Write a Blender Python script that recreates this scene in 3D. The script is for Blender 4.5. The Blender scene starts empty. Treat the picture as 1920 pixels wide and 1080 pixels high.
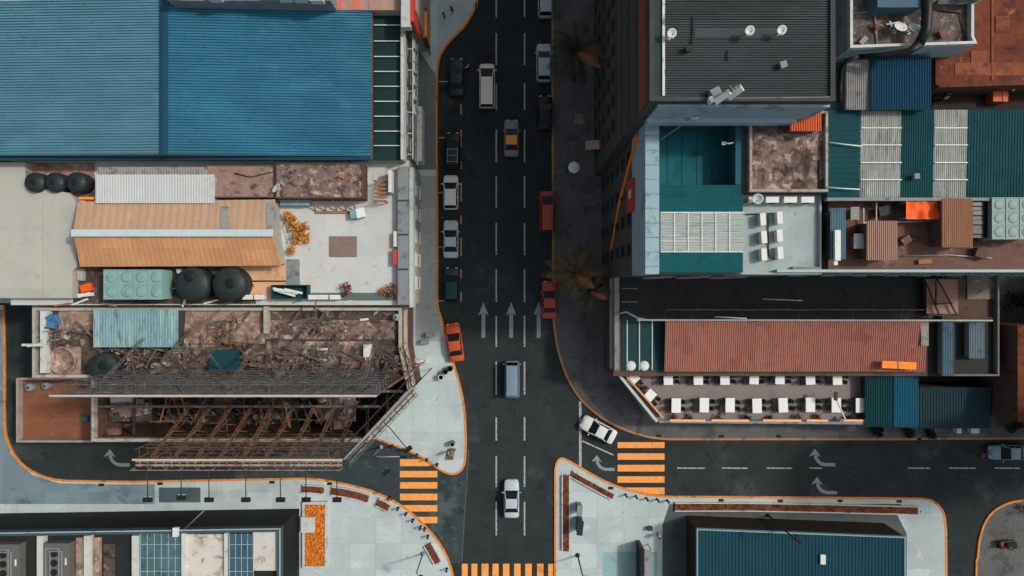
import bpy, math, random
from mathutils import Vector, Matrix
random.seed(7)
sc = bpy.context.scene
C = sc.collection

# ---------------------------------------------------------------- camera, sky, sun, exposure
H = 80.0          # camera height in metres
S = 16.0          # photograph pixels per metre on the ground
cam_d = bpy.data.cameras.new('camera')
cam_d.lens = 24; cam_d.sensor_width = 36; cam_d.clip_start = 1; cam_d.clip_end = 1500
cam = bpy.data.objects.new('camera', cam_d); C.objects.link(cam)
cam.location = (0, 0, H); cam.rotation_euler = (0, 0, 0)
sc.camera = cam
SUN_EL, SUN_AZ = math.radians(48), math.radians(17)      # azimuth counted from east towards north
w = bpy.data.worlds.new('World'); sc.world = w; w.use_nodes = True
nt = w.node_tree; nt.nodes.clear()
sky = nt.nodes.new('ShaderNodeTexSky'); sky.sky_type = 'NISHITA'; sky.sun_disc = False
sky.dust_density = 5.0; sky.ozone_density = 0.4; sky.air_density = 1.0
sky.sun_elevation = SUN_EL; sky.sun_rotation = math.radians(90) - SUN_AZ
bg = nt.nodes.new('ShaderNodeBackground'); bg.inputs[1].default_value = 0.15
wo = nt.nodes.new('ShaderNodeOutputWorld')
hz_ = nt.nodes.new('ShaderNodeHueSaturation'); hz_.inputs['Saturation'].default_value = .5      # hazy, nearly white sky
nt.links.new(sky.outputs[0], hz_.inputs['Color']); nt.links.new(hz_.outputs[0], bg.inputs[0]); nt.links.new(bg.outputs[0], wo.inputs[0])
sun_d = bpy.data.lights.new('sun', 'SUN'); sun_d.energy = 2.75; sun_d.angle = math.radians(4); sun_d.color = (1, 0.93, 0.84)
sun = bpy.data.objects.new('sun', sun_d); C.objects.link(sun)
sd = Vector((math.cos(SUN_AZ)*math.cos(SUN_EL), math.sin(SUN_AZ)*math.cos(SUN_EL), math.sin(SUN_EL)))
sun.rotation_euler = sd.to_track_quat('Z', 'Y').to_euler(); sun.location = sd*150
sc.view_settings.view_transform = 'Standard'; sc.view_settings.look = 'None'
sc.view_settings.exposure = -0.32; sc.view_settings.gamma = 1; sc.view_settings.use_curve_mapping = False

# ---------------------------------------------------------------- coordinates and mesh helpers
def P(px, py, z=0.0):
    """point at height z that the photograph shows at pixel px, py"""
    k = (H - z)/H
    return Vector(((px - 960)/S*k, (540 - py)/S*k, z))
def R(x0, y0, x1, y1, z):
    a = P(x0, y1, z); b = P(x1, y0, z)
    return [(a.x, a.y), (b.x, a.y), (b.x, b.y), (a.x, b.y)]
def PL(pts, z):
    r = [(P(x, y, z).x, P(x, y, z).y) for x, y in pts]
    a = sum(r[i][0]*r[(i+1) % len(r)][1] - r[(i+1) % len(r)][0]*r[i][1] for i in range(len(r)))
    return r if a > 0 else r[::-1]
def offset(poly, d):
    """inward mitre offset of a counter-clockwise polygon"""
    n = len(poly); out = []
    for i in range(n):
        p0 = Vector(poly[i-1]); p1 = Vector(poly[i]); p2 = Vector(poly[(i+1) % n])
        e1 = (p1-p0).normalized(); e2 = (p2-p1).normalized()
        n1 = Vector((-e1.y, e1.x)); n2 = Vector((-e2.y, e2.x))
        m = (n1+n2)
        m = m.normalized() if m.length > 1e-6 else n1
        out.append(tuple(p1 + m*(d/max(0.35, m.dot(n1)))))
    return out

class MB:
    def __init__(s): s.v = []; s.f = []; s.sm = []
    def add(s, vs, fs, smooth=False):
        o = len(s.v); s.v += [tuple(v) for v in vs]
        s.f += [tuple(i+o for i in f) for f in fs]; s.sm += [smooth]*len(fs); return s
    def prism(s, poly, z0, z1):
        n = len(poly)
        vs = [(x, y, z0) for x, y in poly] + [(x, y, z1) for x, y in poly]
        fs = [tuple(range(n-1, -1, -1)), tuple(range(n, 2*n))]
        fs += [(i, (i+1) % n, n+(i+1) % n, n+i) for i in range(n)]
        return s.add(vs, fs)
    def flat(s, poly, z):
        return s.add([(x, y, z) for x, y in poly], [tuple(range(len(poly)))])
    def ring(s, poly, t, z0, z1):
        q = offset(poly, t); n = len(poly)
        vs = [(x, y, z0) for x, y in poly] + [(x, y, z1) for x, y in poly] + [(x, y, z0) for x, y in q] + [(x, y, z1) for x, y in q]
        fs = []
        for i in range(n):
            j = (i+1) % n
            fs += [(i, j, n+j, n+i), (2*n+j, 2*n+i, 3*n+i, 3*n+j), (n+i, n+j, 3*n+j, 3*n+i), (j, i, 2*n+i, 2*n+j)]
        return s.add(vs, fs)
    def box(s, x0, y0, z0, x1, y1, z1):
        return s.prism([(x0, y0), (x1, y0), (x1, y1), (x0, y1)], z0, z1)
    def obox(s, c, sx, sy, z0, z1, rot=0):
        cr, sr = math.cos(rot), math.sin(rot)
        return s.prism([(c[0]+x*cr-y*sr, c[1]+x*sr+y*cr) for x, y in ((-sx/2, -sy/2), (sx/2, -sy/2), (sx/2, sy/2), (-sx/2, sy/2))], z0, z1)
    def beam(s, p, q, wd, ht=None):
        p = Vector(p); q = Vector(q); ht = ht or wd; d = q-p
        if d.length < 1e-5: return s
        d.normalize()
        u = d.cross(Vector((0, 0, 1)))
        u = u.normalized() if u.length > 1e-3 else Vector((1, 0, 0))
        n = u.cross(d)
        vs = []
        for b in (p, q):
            for a, e in ((-1, -1), (1, -1), (1, 1), (-1, 1)): vs.append(b + u*a*wd/2 + n*e*ht/2)
        return s.add(vs, [(3, 2, 1, 0), (4, 5, 6, 7), (0, 1, 5, 4), (1, 2, 6, 5), (2, 3, 7, 6), (3, 0, 4, 7)])
    def tube(s, pts, r, n=7):
        pts = [Vector(p) for p in pts]; m = len(pts)
        rs = r if isinstance(r, (list, tuple)) else [r]*m
        vs = []; fs = []
        for i, p in enumerate(pts):
            d = (pts[min(i+1, m-1)] - pts[max(i-1, 0)]).normalized()
            u = d.cross(Vector((0.13, 0.21, 1)))
            u = u.normalized() if u.length > 1e-3 else Vector((1, 0, 0))
            t = d.cross(u)
            for k in range(n):
                a = 2*math.pi*k/n; vs.append(p + (u*math.cos(a)+t*math.sin(a))*rs[i])
        for i in range(m-1):
            for k in range(n): fs.append((i*n+k, i*n+(k+1) % n, (i+1)*n+(k+1) % n, (i+1)*n+k))
        fs += [tuple(range(n-1, -1, -1)), tuple((m-1)*n+k for k in range(n))]
        return s.add(vs, fs, True)
    def lathe(s, c, prof, n=24):
        c = Vector(c); vs = []; fs = []
        for r, z in prof:
            for k in range(n):
                a = 2*math.pi*k/n; vs.append(c + Vector((r*math.cos(a), r*math.sin(a), z)))
        for i in range(len(prof)-1):
            for k in range(n): fs.append((i*n+k, i*n+(k+1) % n, (i+1)*n+(k+1) % n, (i+1)*n+k))
        fs += [tuple(range(n-1, -1, -1)), tuple((len(prof)-1)*n+k for k in range(n))]
        return s.add(vs, fs, True)
    def sheet(s, a, b, c, d, n, amp=0.05, th=0.03):
        """corrugated sheet: ribs run a-b, repeat n times towards d-c; with an underside"""
        a, b, c, d = map(Vector, (a, b, c, d))
        nr = (b-a).cross(d-a).normalized()
        if nr.z < 0: nr = -nr
        t = []
        for k in range(n):
            for q, h in ((0, 0), (.3, 0), (.45, 1), (.85, 1)): t.append(((k+q)/n, h))
        t.append((1, 0)); m = len(t); vs = []
        for u, h in t:
            vs.append(a.lerp(d, u)+nr*h*amp); vs.append(b.lerp(c, u)+nr*h*amp)
        vs += [v - nr*th for v in vs]
        fs = []
        for i in range(m-1):
            fs.append((2*i, 2*i+1, 2*i+3, 2*i+2)); o = 2*m; fs.append((o+2*i+2, o+2*i+3, o+2*i+1, o+2*i))
            fs.append((2*i, 2*i+2, o+2*i+2, o+2*i)); fs.append((2*i+1, o+2*i+1, o+2*i+3, 2*i+3))
        fs.append((0, 2*m, 2*m+1, 1)); fs.append((2*m-2, 2*m-1, 4*m-1, 4*m-2))
        return s.add(vs, fs)
    def leaf(s, p, ln, wd, d=None):
        d = d or Vector((random.gauss(0, 1), random.gauss(0, 1), random.gauss(0.3, .7)))
        d = d.normalized(); u = d.cross(Vector((random.gauss(0, 1), random.gauss(0, 1), random.gauss(0, 1)))).normalized()
        return s.add([p, p+d*ln*.5+u*wd/2, p+d*ln, p+d*ln*.5-u*wd/2], [(0, 1, 2, 3)])
    def clump(s, c, r, n, ln=.25, wd=.14, flat=.7):
        c = Vector(c)
        for _ in range(n):
            v = Vector((random.gauss(0, 1), random.gauss(0, 1), random.gauss(0, 1)*flat))
            v = v.normalized()*r*random.random()**.45; v.z *= flat
            s.leaf(c+v, ln*random.uniform(.6, 1.3), wd*random.uniform(.6, 1.3))
        return s
    def build(s, name, mat, parent=None):
        me = bpy.data.meshes.new(name)
        if parent is not None:
            o = Vector((0, 0, 0)); q = parent
            while q is not None: o = o + Vector(q.location); q = q.parent
        else:
            xs = [v[0] for v in s.v]; ys = [v[1] for v in s.v]
            o = Vector(((min(xs)+max(xs))/2, (min(ys)+max(ys))/2, min(v[2] for v in s.v)))
        me.from_pydata([(v[0]-o.x, v[1]-o.y, v[2]-o.z) for v in s.v], [], s.f)
        me.polygons.foreach_set('use_smooth', s.sm)
        me.materials.append(mat); me.update()
        ob = bpy.data.objects.new(name, me); C.objects.link(ob)
        if parent is not None: ob.parent = parent
        else: ob.location = o
        return ob

def tag(o, label, cat, group=None):
    o['label'] = label; o['category'] = cat
    if group: o['group'] = group
    return o
def T(name, label, cat, loc=(0, 0, 0), group=None):
    o = bpy.data.objects.new(name, None); C.objects.link(o); o.location = loc
    o.empty_display_size = .3
    return tag(o, label, cat, group)
def struct(o, kind='structure'): o['kind'] = kind; return o
def copy_thing(o, loc, rot=0.0, label=None, parent=None):
    c = o.copy(); C.objects.link(c)
    if parent is None: c.location = loc; c.rotation_euler = (0, 0, rot)
    else: c.parent = parent
    if label: c['label'] = label
    for ch in o.children: copy_thing(ch, None, parent=c)
    return c
ORD = ['first', 'second', 'third', 'fourth', 'fifth', 'sixth', 'seventh', 'eighth', 'ninth', 'tenth', 'eleventh', 'twelfth', 'thirteenth']

# ---------------------------------------------------------------- materials
def lin(c): return tuple(((x/255)/12.92 if x/255 <= .04045 else ((x/255+.055)/1.055)**2.4) for x in c)
MATS = {}
def M(name, rgb, rough=.8, var=.18, scale=.6, dirt=None, bump=.0, metal=0.0, stretch=None, joints=None, spec=.2):
    """procedural surface: broad tone variation, dirt patches (rgb, amount, scale), fine grain, optional slab joints (w, h, strength)"""
    if name in MATS: return MATS[name]
    m = bpy.data.materials.new(name); m.use_nodes = True; t = m.node_tree; N = t.nodes; L = t.links
    b = N['Principled BSDF']; b.inputs['Roughness'].default_value = rough; b.inputs['Metallic'].default_value = metal
    b.inputs['Specular IOR Level'].default_value = spec
    c = lin(rgb); tc = N.new('ShaderNodeTexCoord'); mp = N.new('ShaderNodeMapping')
    L.new(tc.outputs['Object'], mp.inputs[0])
    if stretch: mp.inputs['Scale'].default_value = stretch
    def noise(sc_, det, dist=0.0):
        n = N.new('ShaderNodeTexNoise'); n.inputs['Scale'].default_value = sc_; n.inputs['Detail'].default_value = det
        n.inputs['Roughness'].default_value = .62; n.inputs['Distortion'].default_value = dist
        L.new(mp.outputs[0], n.inputs['Vector']); return n
    def mix(fac, a, bb, amount=1.0):
        x = N.new('ShaderNodeMix'); x.data_type = 'RGBA'
        if isinstance(fac, float): x.inputs[0].default_value = fac
        else: L.new(fac, x.inputs[0])
        for sock, val in ((x.inputs[6], a), (x.inputs[7], bb)):
            if isinstance(val, tuple): sock.default_value = (*val, 1)
            else: L.new(val, sock)
        return x.outputs[2]
    def ramp(src, lo, hi, a=0.0, bb=1.0):
        r = N.new('ShaderNodeMapRange'); r.inputs[1].default_value = lo; r.inputs[2].default_value = hi
        r.inputs[3].default_value = a; r.inputs[4].default_value = bb; L.new(src, r.inputs[0]); return r.outputs[0]
    n1 = noise(scale, 7)
    col = mix(ramp(n1.outputs[0], .3, .7), tuple(x*(1-var) for x in c), tuple(min(.95, x*(1+var)) for x in c))
    n3 = noise(scale*9+3, 3)
    col = mix(ramp(n3.outputs[0], .35, .75, 0, .55), col, tuple(x*(1-min(.6, var*1.6)) for x in c))
    if dirt:
        for drgb, am, dsc in (dirt if isinstance(dirt, list) else [dirt]):
            n2 = noise(dsc, 12, .35); n2.inputs['Roughness'].default_value = .68
            lo = .665 - .3*am
            col = mix(ramp(n2.outputs[0], lo-.02, lo+.07, 0, min(1, .6+am*.6)), col, lin(drgb))
    if joints:
        jw, jh, js = joints[:3]
        bt = N.new('ShaderNodeTexBrick'); L.new(tc.outputs['Object'], bt.inputs['Vector'])
        bt.offset = joints[3] if len(joints) > 3 else .0
        bt.inputs['Scale'].default_value = 1; bt.inputs['Brick Width'].default_value = jw; bt.inputs['Row Height'].default_value = jh
        bt.inputs['Mortar Size'].default_value = .035; bt.inputs['Mortar Smooth'].default_value = .3
        bt.inputs['Color1'].default_value = (1, 1, 1, 1); bt.inputs['Color2'].default_value = (1-min(.16, js*1.1),)*3+(1,); bt.inputs['Mortar'].default_value = (1-js,)*3+(1,)
        x = N.new('ShaderNodeMix'); x.data_type = 'RGBA'; x.blend_type = 'MULTIPLY'; x.inputs[0].default_value = 1
        L.new(col, x.inputs[6]); L.new(bt.outputs['Color'], x.inputs[7]); col = x.outputs[2]
    L.new(col, b.inputs['Base Color'])
    if bump:
        bn = N.new('ShaderNodeBump'); bn.inputs['Strength'].default_value = bump; bn.inputs['Distance'].default_value = .05
        L.new(n3.outputs[0], bn.inputs['Height']); L.new(bn.outputs[0], b.inputs['Normal'])
    MATS[name] = m; return m

asphalt = M('asphalt', (47, 54, 55), .92, .22, .25, [((66, 74, 74), .26, .16), ((34, 40, 41), .3, .6), ((56, 63, 63), .22, 1.8)], .3, spec=.12)
ground_m = M('ground', (70, 70, 66), .95, .2, .1)
paint_white = M('road_paint_white', (166, 170, 166), .7, .2, 1.5, ((92, 96, 95), .42, 2.2))
paint_orange = M('road_paint_orange', (238, 156, 78), .7, .12, 1.2, [((206, 138, 82), .4, 1.6), ((120, 92, 66), .22, 3.0), ((80, 66, 54), .12, 1.0)])
kerb_orange = M('kerb_orange', (214, 134, 60), .75, .18, .5, [((128, 90, 58), .36, 1.0), ((90, 74, 60), .22, 2.5)])
park_line = M('parking_paint', (196, 140, 110), .7, .2, 1.5, ((90, 76, 68), .35, 2))
plaza_m = M('plaza_slabs', (178, 193, 194), .85, .1, .14, [((166, 178, 180), .42, .25), ((150, 150, 146), .16, 1.2), ((196, 200, 196), .3, .6)], .1, joints=(3.0, 3.0, .22))
walk_shade_m = M('shade_sidewalk_slabs', (158, 168, 167), .85, .12, .3, [((132, 136, 134), .35, .6)], .1, joints=(3.0, 1.5, .22))
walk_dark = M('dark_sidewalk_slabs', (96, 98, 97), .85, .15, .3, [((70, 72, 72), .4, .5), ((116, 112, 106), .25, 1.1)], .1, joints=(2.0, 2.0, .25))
walk_blue = M('bluish_sidewalk', (120, 140, 148), .85, .12, .2, [((84, 100, 108), .4, .3)], .1, joints=(2.5, 2.5, .15))
white_wall = M('white_wall', (184, 190, 187), .8, .1, .5, ((140, 136, 128), .28, .9))
cream_wall = M('cream_wall', (164, 162, 152), .8, .12, .5, ((120, 112, 100), .35, .7))
grey_wall = M('grey_wall', (128, 134, 136), .85, .14, .5, ((84, 88, 90), .35, .8))
dark_wall = M('dark_wall', (62, 64, 64), .85, .15, .5)
brown_wall = M('brown_wall', (92, 72, 62), .85, .15, .5, ((60, 50, 46), .35, .7))
bluegrey_wall = M('pale_blue_wall', (142, 166, 176), .8, .1, .4, ((96, 116, 124), .3, .6))
dark_glass = M('dark_glass', (16, 24, 26), .25, .1, .5, spec=.25)
teal_glass = M('teal_glass', (72, 104, 108), .4, .25, .7, ((36, 60, 64), .35, .9), spec=.6)
blue_glass = M('blue_glass', (58, 88, 102), .4, .2, .6, ((30, 56, 70), .3, .8), spec=.6)
steel = M('steel', (150, 154, 154), .5, .15, 1.5, ((110, 96, 84), .25, 3), metal=.3)
dark_steel = M('dark_steel', (52, 52, 52), .6, .2, 1.5, ((84, 62, 48), .3, 3))
rust = M('rusty_steel', (112, 86, 72), .85, .25, 1.2, [((84, 58, 46), .45, 2.2), ((176, 140, 112), .25, 3)])
greysteel = M('grey_scaffold', (92, 92, 91), .7, .25, .8, [((140, 134, 126), .35, 1.4), ((70, 56, 48), .3, 2)])
white_metal = M('white_metal', (205, 208, 205), .5, .06, 1.0, ((160, 160, 155), .2, 3))
black_plastic = M('black_plastic', (30, 33, 34), .45, .12, 2)
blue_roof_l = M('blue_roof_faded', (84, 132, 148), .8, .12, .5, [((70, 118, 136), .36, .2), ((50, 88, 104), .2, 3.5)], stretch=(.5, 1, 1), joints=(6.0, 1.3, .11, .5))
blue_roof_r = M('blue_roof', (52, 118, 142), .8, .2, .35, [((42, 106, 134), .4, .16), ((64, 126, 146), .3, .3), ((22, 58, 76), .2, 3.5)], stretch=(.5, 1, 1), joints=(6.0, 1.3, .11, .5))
blue_trim = M('blue_trim', (26, 66, 84), .5, .12, .6)
green_dark = M('dark_green_sheet', (22, 56, 58), .85, .15, .5)
pale_roof = M('pale_membrane', (170, 170, 161), .75, .06, .2, [((160, 162, 154), .4, .3), ((148, 148, 140), .2, 1.1)], joints=(9.0, 6.0, .08))
tan_n = M('tan_sheet_north', (176, 146, 120), .8, .08, .5, [((164, 140, 122), .4, .7), ((190, 166, 144), .2, 1.6)], joints=(.75, 5.0, .08))
tan_s = M('tan_sheet_south', (202, 150, 106), .8, .1, .5, [((188, 134, 92), .35, .8)], joints=(3.1, 1.6, .18, .5))
ridge_pale = M('pale_ridge_cap', (178, 196, 196), .5, .08, .8)
brown_slab = M('weathered_brown_concrete', (150, 128, 114), .9, .22, .5, [((108, 88, 78), .46, .7), ((186, 168, 152), .36, 1.2), ((80, 66, 60), .28, 1.7)], .3)
dark_slab = M('dark_stained_concrete', (128, 109, 101), .9, .3, .6, [((80, 68, 64), .52, .8), ((184, 162, 152), .42, 1.0), ((52, 46, 45), .4, 1.2), ((40, 37, 37), .3, .45)], .3)
ruin_floor = M('ruin_floor', (84, 74, 68), .95, .3, .4, [((46, 44, 44), .5, .6), ((150, 130, 116), .28, 1.1)], .3)
white_floor = M('white_terrace_floor', (190, 195, 194), .8, .07, .3, [((196, 180, 166), .36, .45), ((158, 150, 142), .2, 1.2), ((176, 150, 130), .16, .8)], joints=(2.4, 2.4, .07))
brown_mat = M('brown_mat', (128, 112, 106), .95, .15, 1.2)
pale_sheet = M('pale_grey_sheet', (186, 192, 190), .6, .07, .5, ((176, 180, 180), .3, .8))
grey_sheet = M('grey_weathered_sheet', (140, 140, 138), .7, .15, .6, ((100, 98, 96), .4, .9))
turq_sheet = M('turquoise_sheet', (118, 158, 164), .75, .16, .6, [((152, 172, 168), .42, .8), ((92, 104, 102), .34, 1.3)], stretch=(1.6, .25, 1))
teal_tank = M('pale_teal_panel', (122, 160, 156), .7, .1, .7, [((100, 138, 134), .4, .9), ((146, 166, 158), .2, 2)])
pale_tank = M('pale_sage_panel', (126, 146, 140), .5, .08, .7, ((112, 132, 126), .3, 1.2))
tank_dark = M('dark_tank', (40, 48, 50), .5, .15, 1.0, ((66, 72, 72), .25, 1.6))
orange_floor = M('peach_floor', (206, 164, 128), .85, .12, .5, ((172, 130, 98), .35, .8))
terracotta = M('terracotta_floor', (134, 88, 64), .9, .16, .4, [((106, 72, 56), .4, .7), ((150, 108, 80), .2, 1.2)], joints=(5, .5, .1))
tower_roof = M('tower_roof_sheet', (62, 70, 72), .85, .15, .3, [((54, 60, 60), .4, .4), ((46, 48, 49), .25, 1.4)], stretch=(.3, 1, 1), joints=(5.0, .9, .12, .5))
tower_wall = M('tower_facade', (74, 74, 71), .85, .12, .4, ((80, 70, 66), .35, .5))
tower_red = M('tower_red_band', (128, 78, 66), .85, .12, .4)
teal_roof = M('teal_corrugated', (16, 88, 92), .88, .12, .4, ((14, 76, 80), .35, .6))
teal_deep = M('deep_teal_floor', (26, 92, 100), .85, .15, .4, ((20, 74, 82), .4, .5))
translucent = M('weathered_translucent_sheet', (156, 162, 156), .6, .2, 1.0, [((116, 124, 120), .42, 1.0), ((178, 180, 172), .3, 1.4), ((86, 96, 94), .24, 1.2)], stretch=(2.6, .25, 1), joints=(.9, 2.1, .2))
green_roof = M('dark_green_roof', (16, 68, 72), .88, .12, .4, [((14, 58, 62), .4, .5), ((40, 82, 84), .14, 1.8)], joints=(1.0, 4.0, .1, .5))
pale_concrete = M('pale_concrete', (150, 165, 165), .85, .09, .4, [((146, 150, 146), .4, .6), ((124, 122, 116), .16, 1.4)])
orange_sheet = M('orange_corrugated', (208, 100, 58), .65, .12, .8, ((168, 76, 46), .35, 1.2))
rust_roof = M('rust_red_roof', (112, 58, 40), .85, .25, .35, [((78, 44, 34), .5, .5), ((170, 112, 66), .16, .9), ((58, 38, 32), .3, 1.6)], joints=(2.2, 1.6, .16, .3))
court_floor = M('brown_court_floor', (108, 82, 74), .9, .2, .4, [((72, 58, 54), .45, .6), ((140, 112, 100), .25, 1.2)])
pink_sheet = M('pinkish_sheet', (166, 134, 120), .7, .12, .6, ((136, 108, 96), .35, 1), stretch=(1.5, .3, 1))
translucent_h = M('weathered_skylight_sheet', (162, 172, 168), .6, .2, 1.0, [((128, 138, 136), .42, 1.0), ((188, 192, 186), .3, 1.4), ((100, 112, 110), .2, 1.2)], stretch=(.25, 2.6, 1))
slab_grey = M('grey_brown_stained_roof', (96, 88, 84), .9, .3, .5, [((62, 56, 54), .5, .5), ((146, 134, 126), .3, 1.8), ((44, 42, 42), .3, .35)], .3)
slab_room = M('warm_stained_roof', (150, 126, 116), .9, .25, .8, [((112, 92, 84), .4, 1.6), ((178, 160, 150), .3, .6), ((66, 56, 52), .3, 1.1)], .3, joints=(4.0, 9.0, .15))
tan_sheet2 = M('tan_weathered_sheet', (168, 122, 90), .7, .18, .8, ((140, 110, 94), .45, 1), stretch=(2, .25, 1))
slate_blue = M('slate_blue_sheet', (72, 98, 112), .85, .12, .5, ((58, 80, 94), .35, .8))
deep_blue = M('deep_blue_roof', (12, 58, 80), .85, .12, .4)
orange_tarp = M('orange_tarp', (232, 90, 30), .6, .12, .8)
orange_sign = M('orange_signboard', (250, 138, 26), .5, .06, 1)
red_roof = M('red_corrugated', (166, 112, 100), .85, .1, .4, [((150, 96, 85), .4, .4), ((112, 72, 64), .14, 2.2), ((160, 120, 108), .2, 1)], joints=(1.0, 2.9, .1))
deck_m = M('terrace_deck', (128, 119, 118), .85, .1, .5, ((116, 104, 98), .35, .7))
dark_roof = M('dark_tin_roof', (40, 42, 43), .7, .2, .4, ((60, 58, 56), .2, 1.2))
teal_annex = M('teal_annex_roof', (12, 62, 66), .88, .14, .5, stretch=(1, .3, 1))
blue_annex = M('blue_annex_roof', (16, 76, 98), .88, .14, .5, stretch=(1, .3, 1))
slate_annex = M('slate_annex_roof', (34, 56, 62), .88, .12, .5, stretch=(1, .3, 1))
hall_roof = M('petrol_hall_roof', (20, 66, 78), .85, .12, .3, ((22, 58, 70), .4, .35), stretch=(1, .2, 1), joints=(.9, 9.0, .12, .4))
soil = M('reddish_soil', (112, 66, 50), .95, .25, 1.5, [((150, 84, 56), .3, 3), ((60, 44, 38), .35, 4)], .5)
flower_m = M('orange_flowers', (222, 138, 56), .85, .15, 1.5, [((204, 112, 44), .35, 1.4), ((168, 84, 38), .2, 3)])
wood = M('weathered_wood', (160, 112, 80), .85, .2, 1.5, ((110, 76, 58), .35, 2.5))
bark = M('palm_bark', (84, 68, 56), .95, .25, 3)
frond_m = M('palm_frond', (62, 66, 48), .7, .35, .8, ((92, 74, 46), .35, 1.2))
frond_o = M('palm_frond_dry', (96, 80, 56), .7, .3, .8, ((60, 60, 46), .5, 1.2))
leaf_dark = M('dark_leaves', (40, 58, 42), .7, .35, .8)
leaf_orange = M('orange_leaves', (206, 140, 56), .75, .3, 1.5, ((140, 82, 40), .35, 3))
leaf_brown = M('reddish_brown_leaves', (124, 72, 48), .75, .35, 1.5, ((70, 60, 44), .35, 3))
pink_red = M('faded_red_paint', (206, 110, 92), .7, .12, 1)
signred = M('red_sign', (186, 66, 54), .6, .1, 1)
cloth_w = M('white_tablecloth', (222, 226, 222), .85, .05, 1.5)
chair_m = M('dark_chair', (34, 36, 36), .6, .15, 2)
rubber = M('tyre_rubber', (22, 22, 23), .9, .1, 3)
chrome = M('bright_metal', (190, 192, 192), .3, .05, 2, metal=.8)
lampglass = M('lamp_glass', (215, 215, 205), .15, .05, 2)
tailred = M('tail_lamp_red', (150, 26, 22), .2, .05, 2)
skin_m = M('skin', (150, 104, 80), .6, .05, 3)
hair_m = M('black_hair', (26, 22, 20), .6, .1, 4)

# ---------------------------------------------------------------- ground, roads, pavements, markings
struct(MB().box(-420, -420, -1.0, 420, 420, -.05).build('ground', ground_m))
struct(MB().prism(R(-500, -500, 2500, 1600, 0), -.04, 0).build('road', asphalt))
def smooth_path(pts, n=3):
    out = []
    for i in range(len(pts)-1):
        p0 = Vector(pts[max(i-1, 0)]); p1 = Vector(pts[i]); p2 = Vector(pts[i+1]); p3 = Vector(pts[min(i+2, len(pts)-1)])
        if (p2-p1).length > 120 or i == 0 or i == len(pts)-2: out.append(tuple(p1)); continue
        for k in range(n):
            t = k/n
            out.append(tuple(.5*((2*p1)+(p2-p0)*t+(2*p0-5*p1+4*p2-p3)*t*t+(3*p1-p0-3*p2+p3)*t**3)))
    out.append(pts[-1]); return out
def strip(mb, path, wd, z0, z1, side=0):
    """band of width wd along a world path"""
    n = len(path); L = []; Rr = []
    for i in range(n):
        d = (Vector(path[min(i+1, n-1)]) - Vector(path[max(i-1, 0)])).normalized(); u = Vector((-d.y, d.x))
        p = Vector(path[i]); L.append(p+u*wd*(.5+side/2)); Rr.append(p-u*wd*(.5-side/2))
    vs = [(v.x, v.y, z) for z in (z0, z1) for v in L+Rr]; fs = []; m = 2*n
    for i in range(n-1):
        fs += [(m+i, m+n+i, m+n+i+1, m+i+1), (i, i+1, m+i+1, m+i), (n+i+1, n+i, m+n+i, m+n+i+1)]
    fs += [(0, m, m+n, n), (n-1, 2*n-1, m+2*n-1, m+n-1)]
    mb.add(vs, fs)
def W2(pts): return [(P(x, y).x, P(x, y).y) for x, y in pts]
def block(kerb, rest, mat, kmat, name='pavement'):
    k = smooth_path(kerb)
    poly = W2(k + rest)
    a = sum(poly[i][0]*poly[(i+1) % len(poly)][1]-poly[(i+1) % len(poly)][0]*poly[i][1] for i in range(len(poly)))
    struct(MB().prism(poly if a > 0 else poly[::-1], -.02, .14).build(name, mat))
    mb = MB(); strip(mb, W2(k), .24, 0, .165)
    struct(mb.build('kerb', kmat))
block([(895, -420), (894, -20), (893, 5), (886, 25), (869, 52), (843, 78), (826, 104), (820, 135), (819, 200), (819, 300), (820, 430), (820, 560), (826, 592), (838, 632), (850, 680), (862, 722), (870, 762), (873, 805), (873, 850), (870, 872), (860, 885), (845, 888), (825, 880), (800, 862), (770, 846), (740, 834), (706, 822)],
      [(690, 826), (200, 828), (72, 828), (62, 815), (62, 568), (-500, 568), (-500, -420)], plaza_m, kerb_orange)
block([(8, 572), (9, 640), (10, 700), (10, 790), (16, 828), (38, 866), (75, 890), (125, 901), (250, 903), (400, 900), (560, 897), (620, 902), (690, 918), (740, 940), (775, 965), (810, 1000), (832, 1032), (845, 1062), (851, 1095), (853, 1150), (853, 1560)], [(-500, 1560), (-500, 572)], plaza_m, kerb_orange)
block([(1042, 1560), (1041, 1200), (1041, 1000), (1041, 905), (1042, 874), (1049, 860), (1060, 861), (1082, 873), (1130, 900), (1180, 919), (1240, 930), (1320, 931), (1600, 933), (1700, 934), (1738, 936), (1755, 944), (1766, 958), (1771, 980), (1773, 1060), (1774, 1560)], [], plaza_m, kerb_orange)
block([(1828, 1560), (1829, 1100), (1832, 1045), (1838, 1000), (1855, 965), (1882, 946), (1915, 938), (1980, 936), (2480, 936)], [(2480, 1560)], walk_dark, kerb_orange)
block([(1035, -420), (1036, -100), (1036, 200), (1037, 400), (1037, 560), (1040, 620), (1050, 670), (1070, 720), (1100, 760), (1140, 790), (1190, 812), (1240, 822), (1320, 823), (1700, 823), (1780, 822), (2480, 820)], [(2480, -420)], walk_dark, M('kerb_orange_shaded', (176, 124, 84), .8, .15, .5, ((110, 90, 76), .4, .5)))  # kerb orange dulled in its colour to stand for shade
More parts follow.
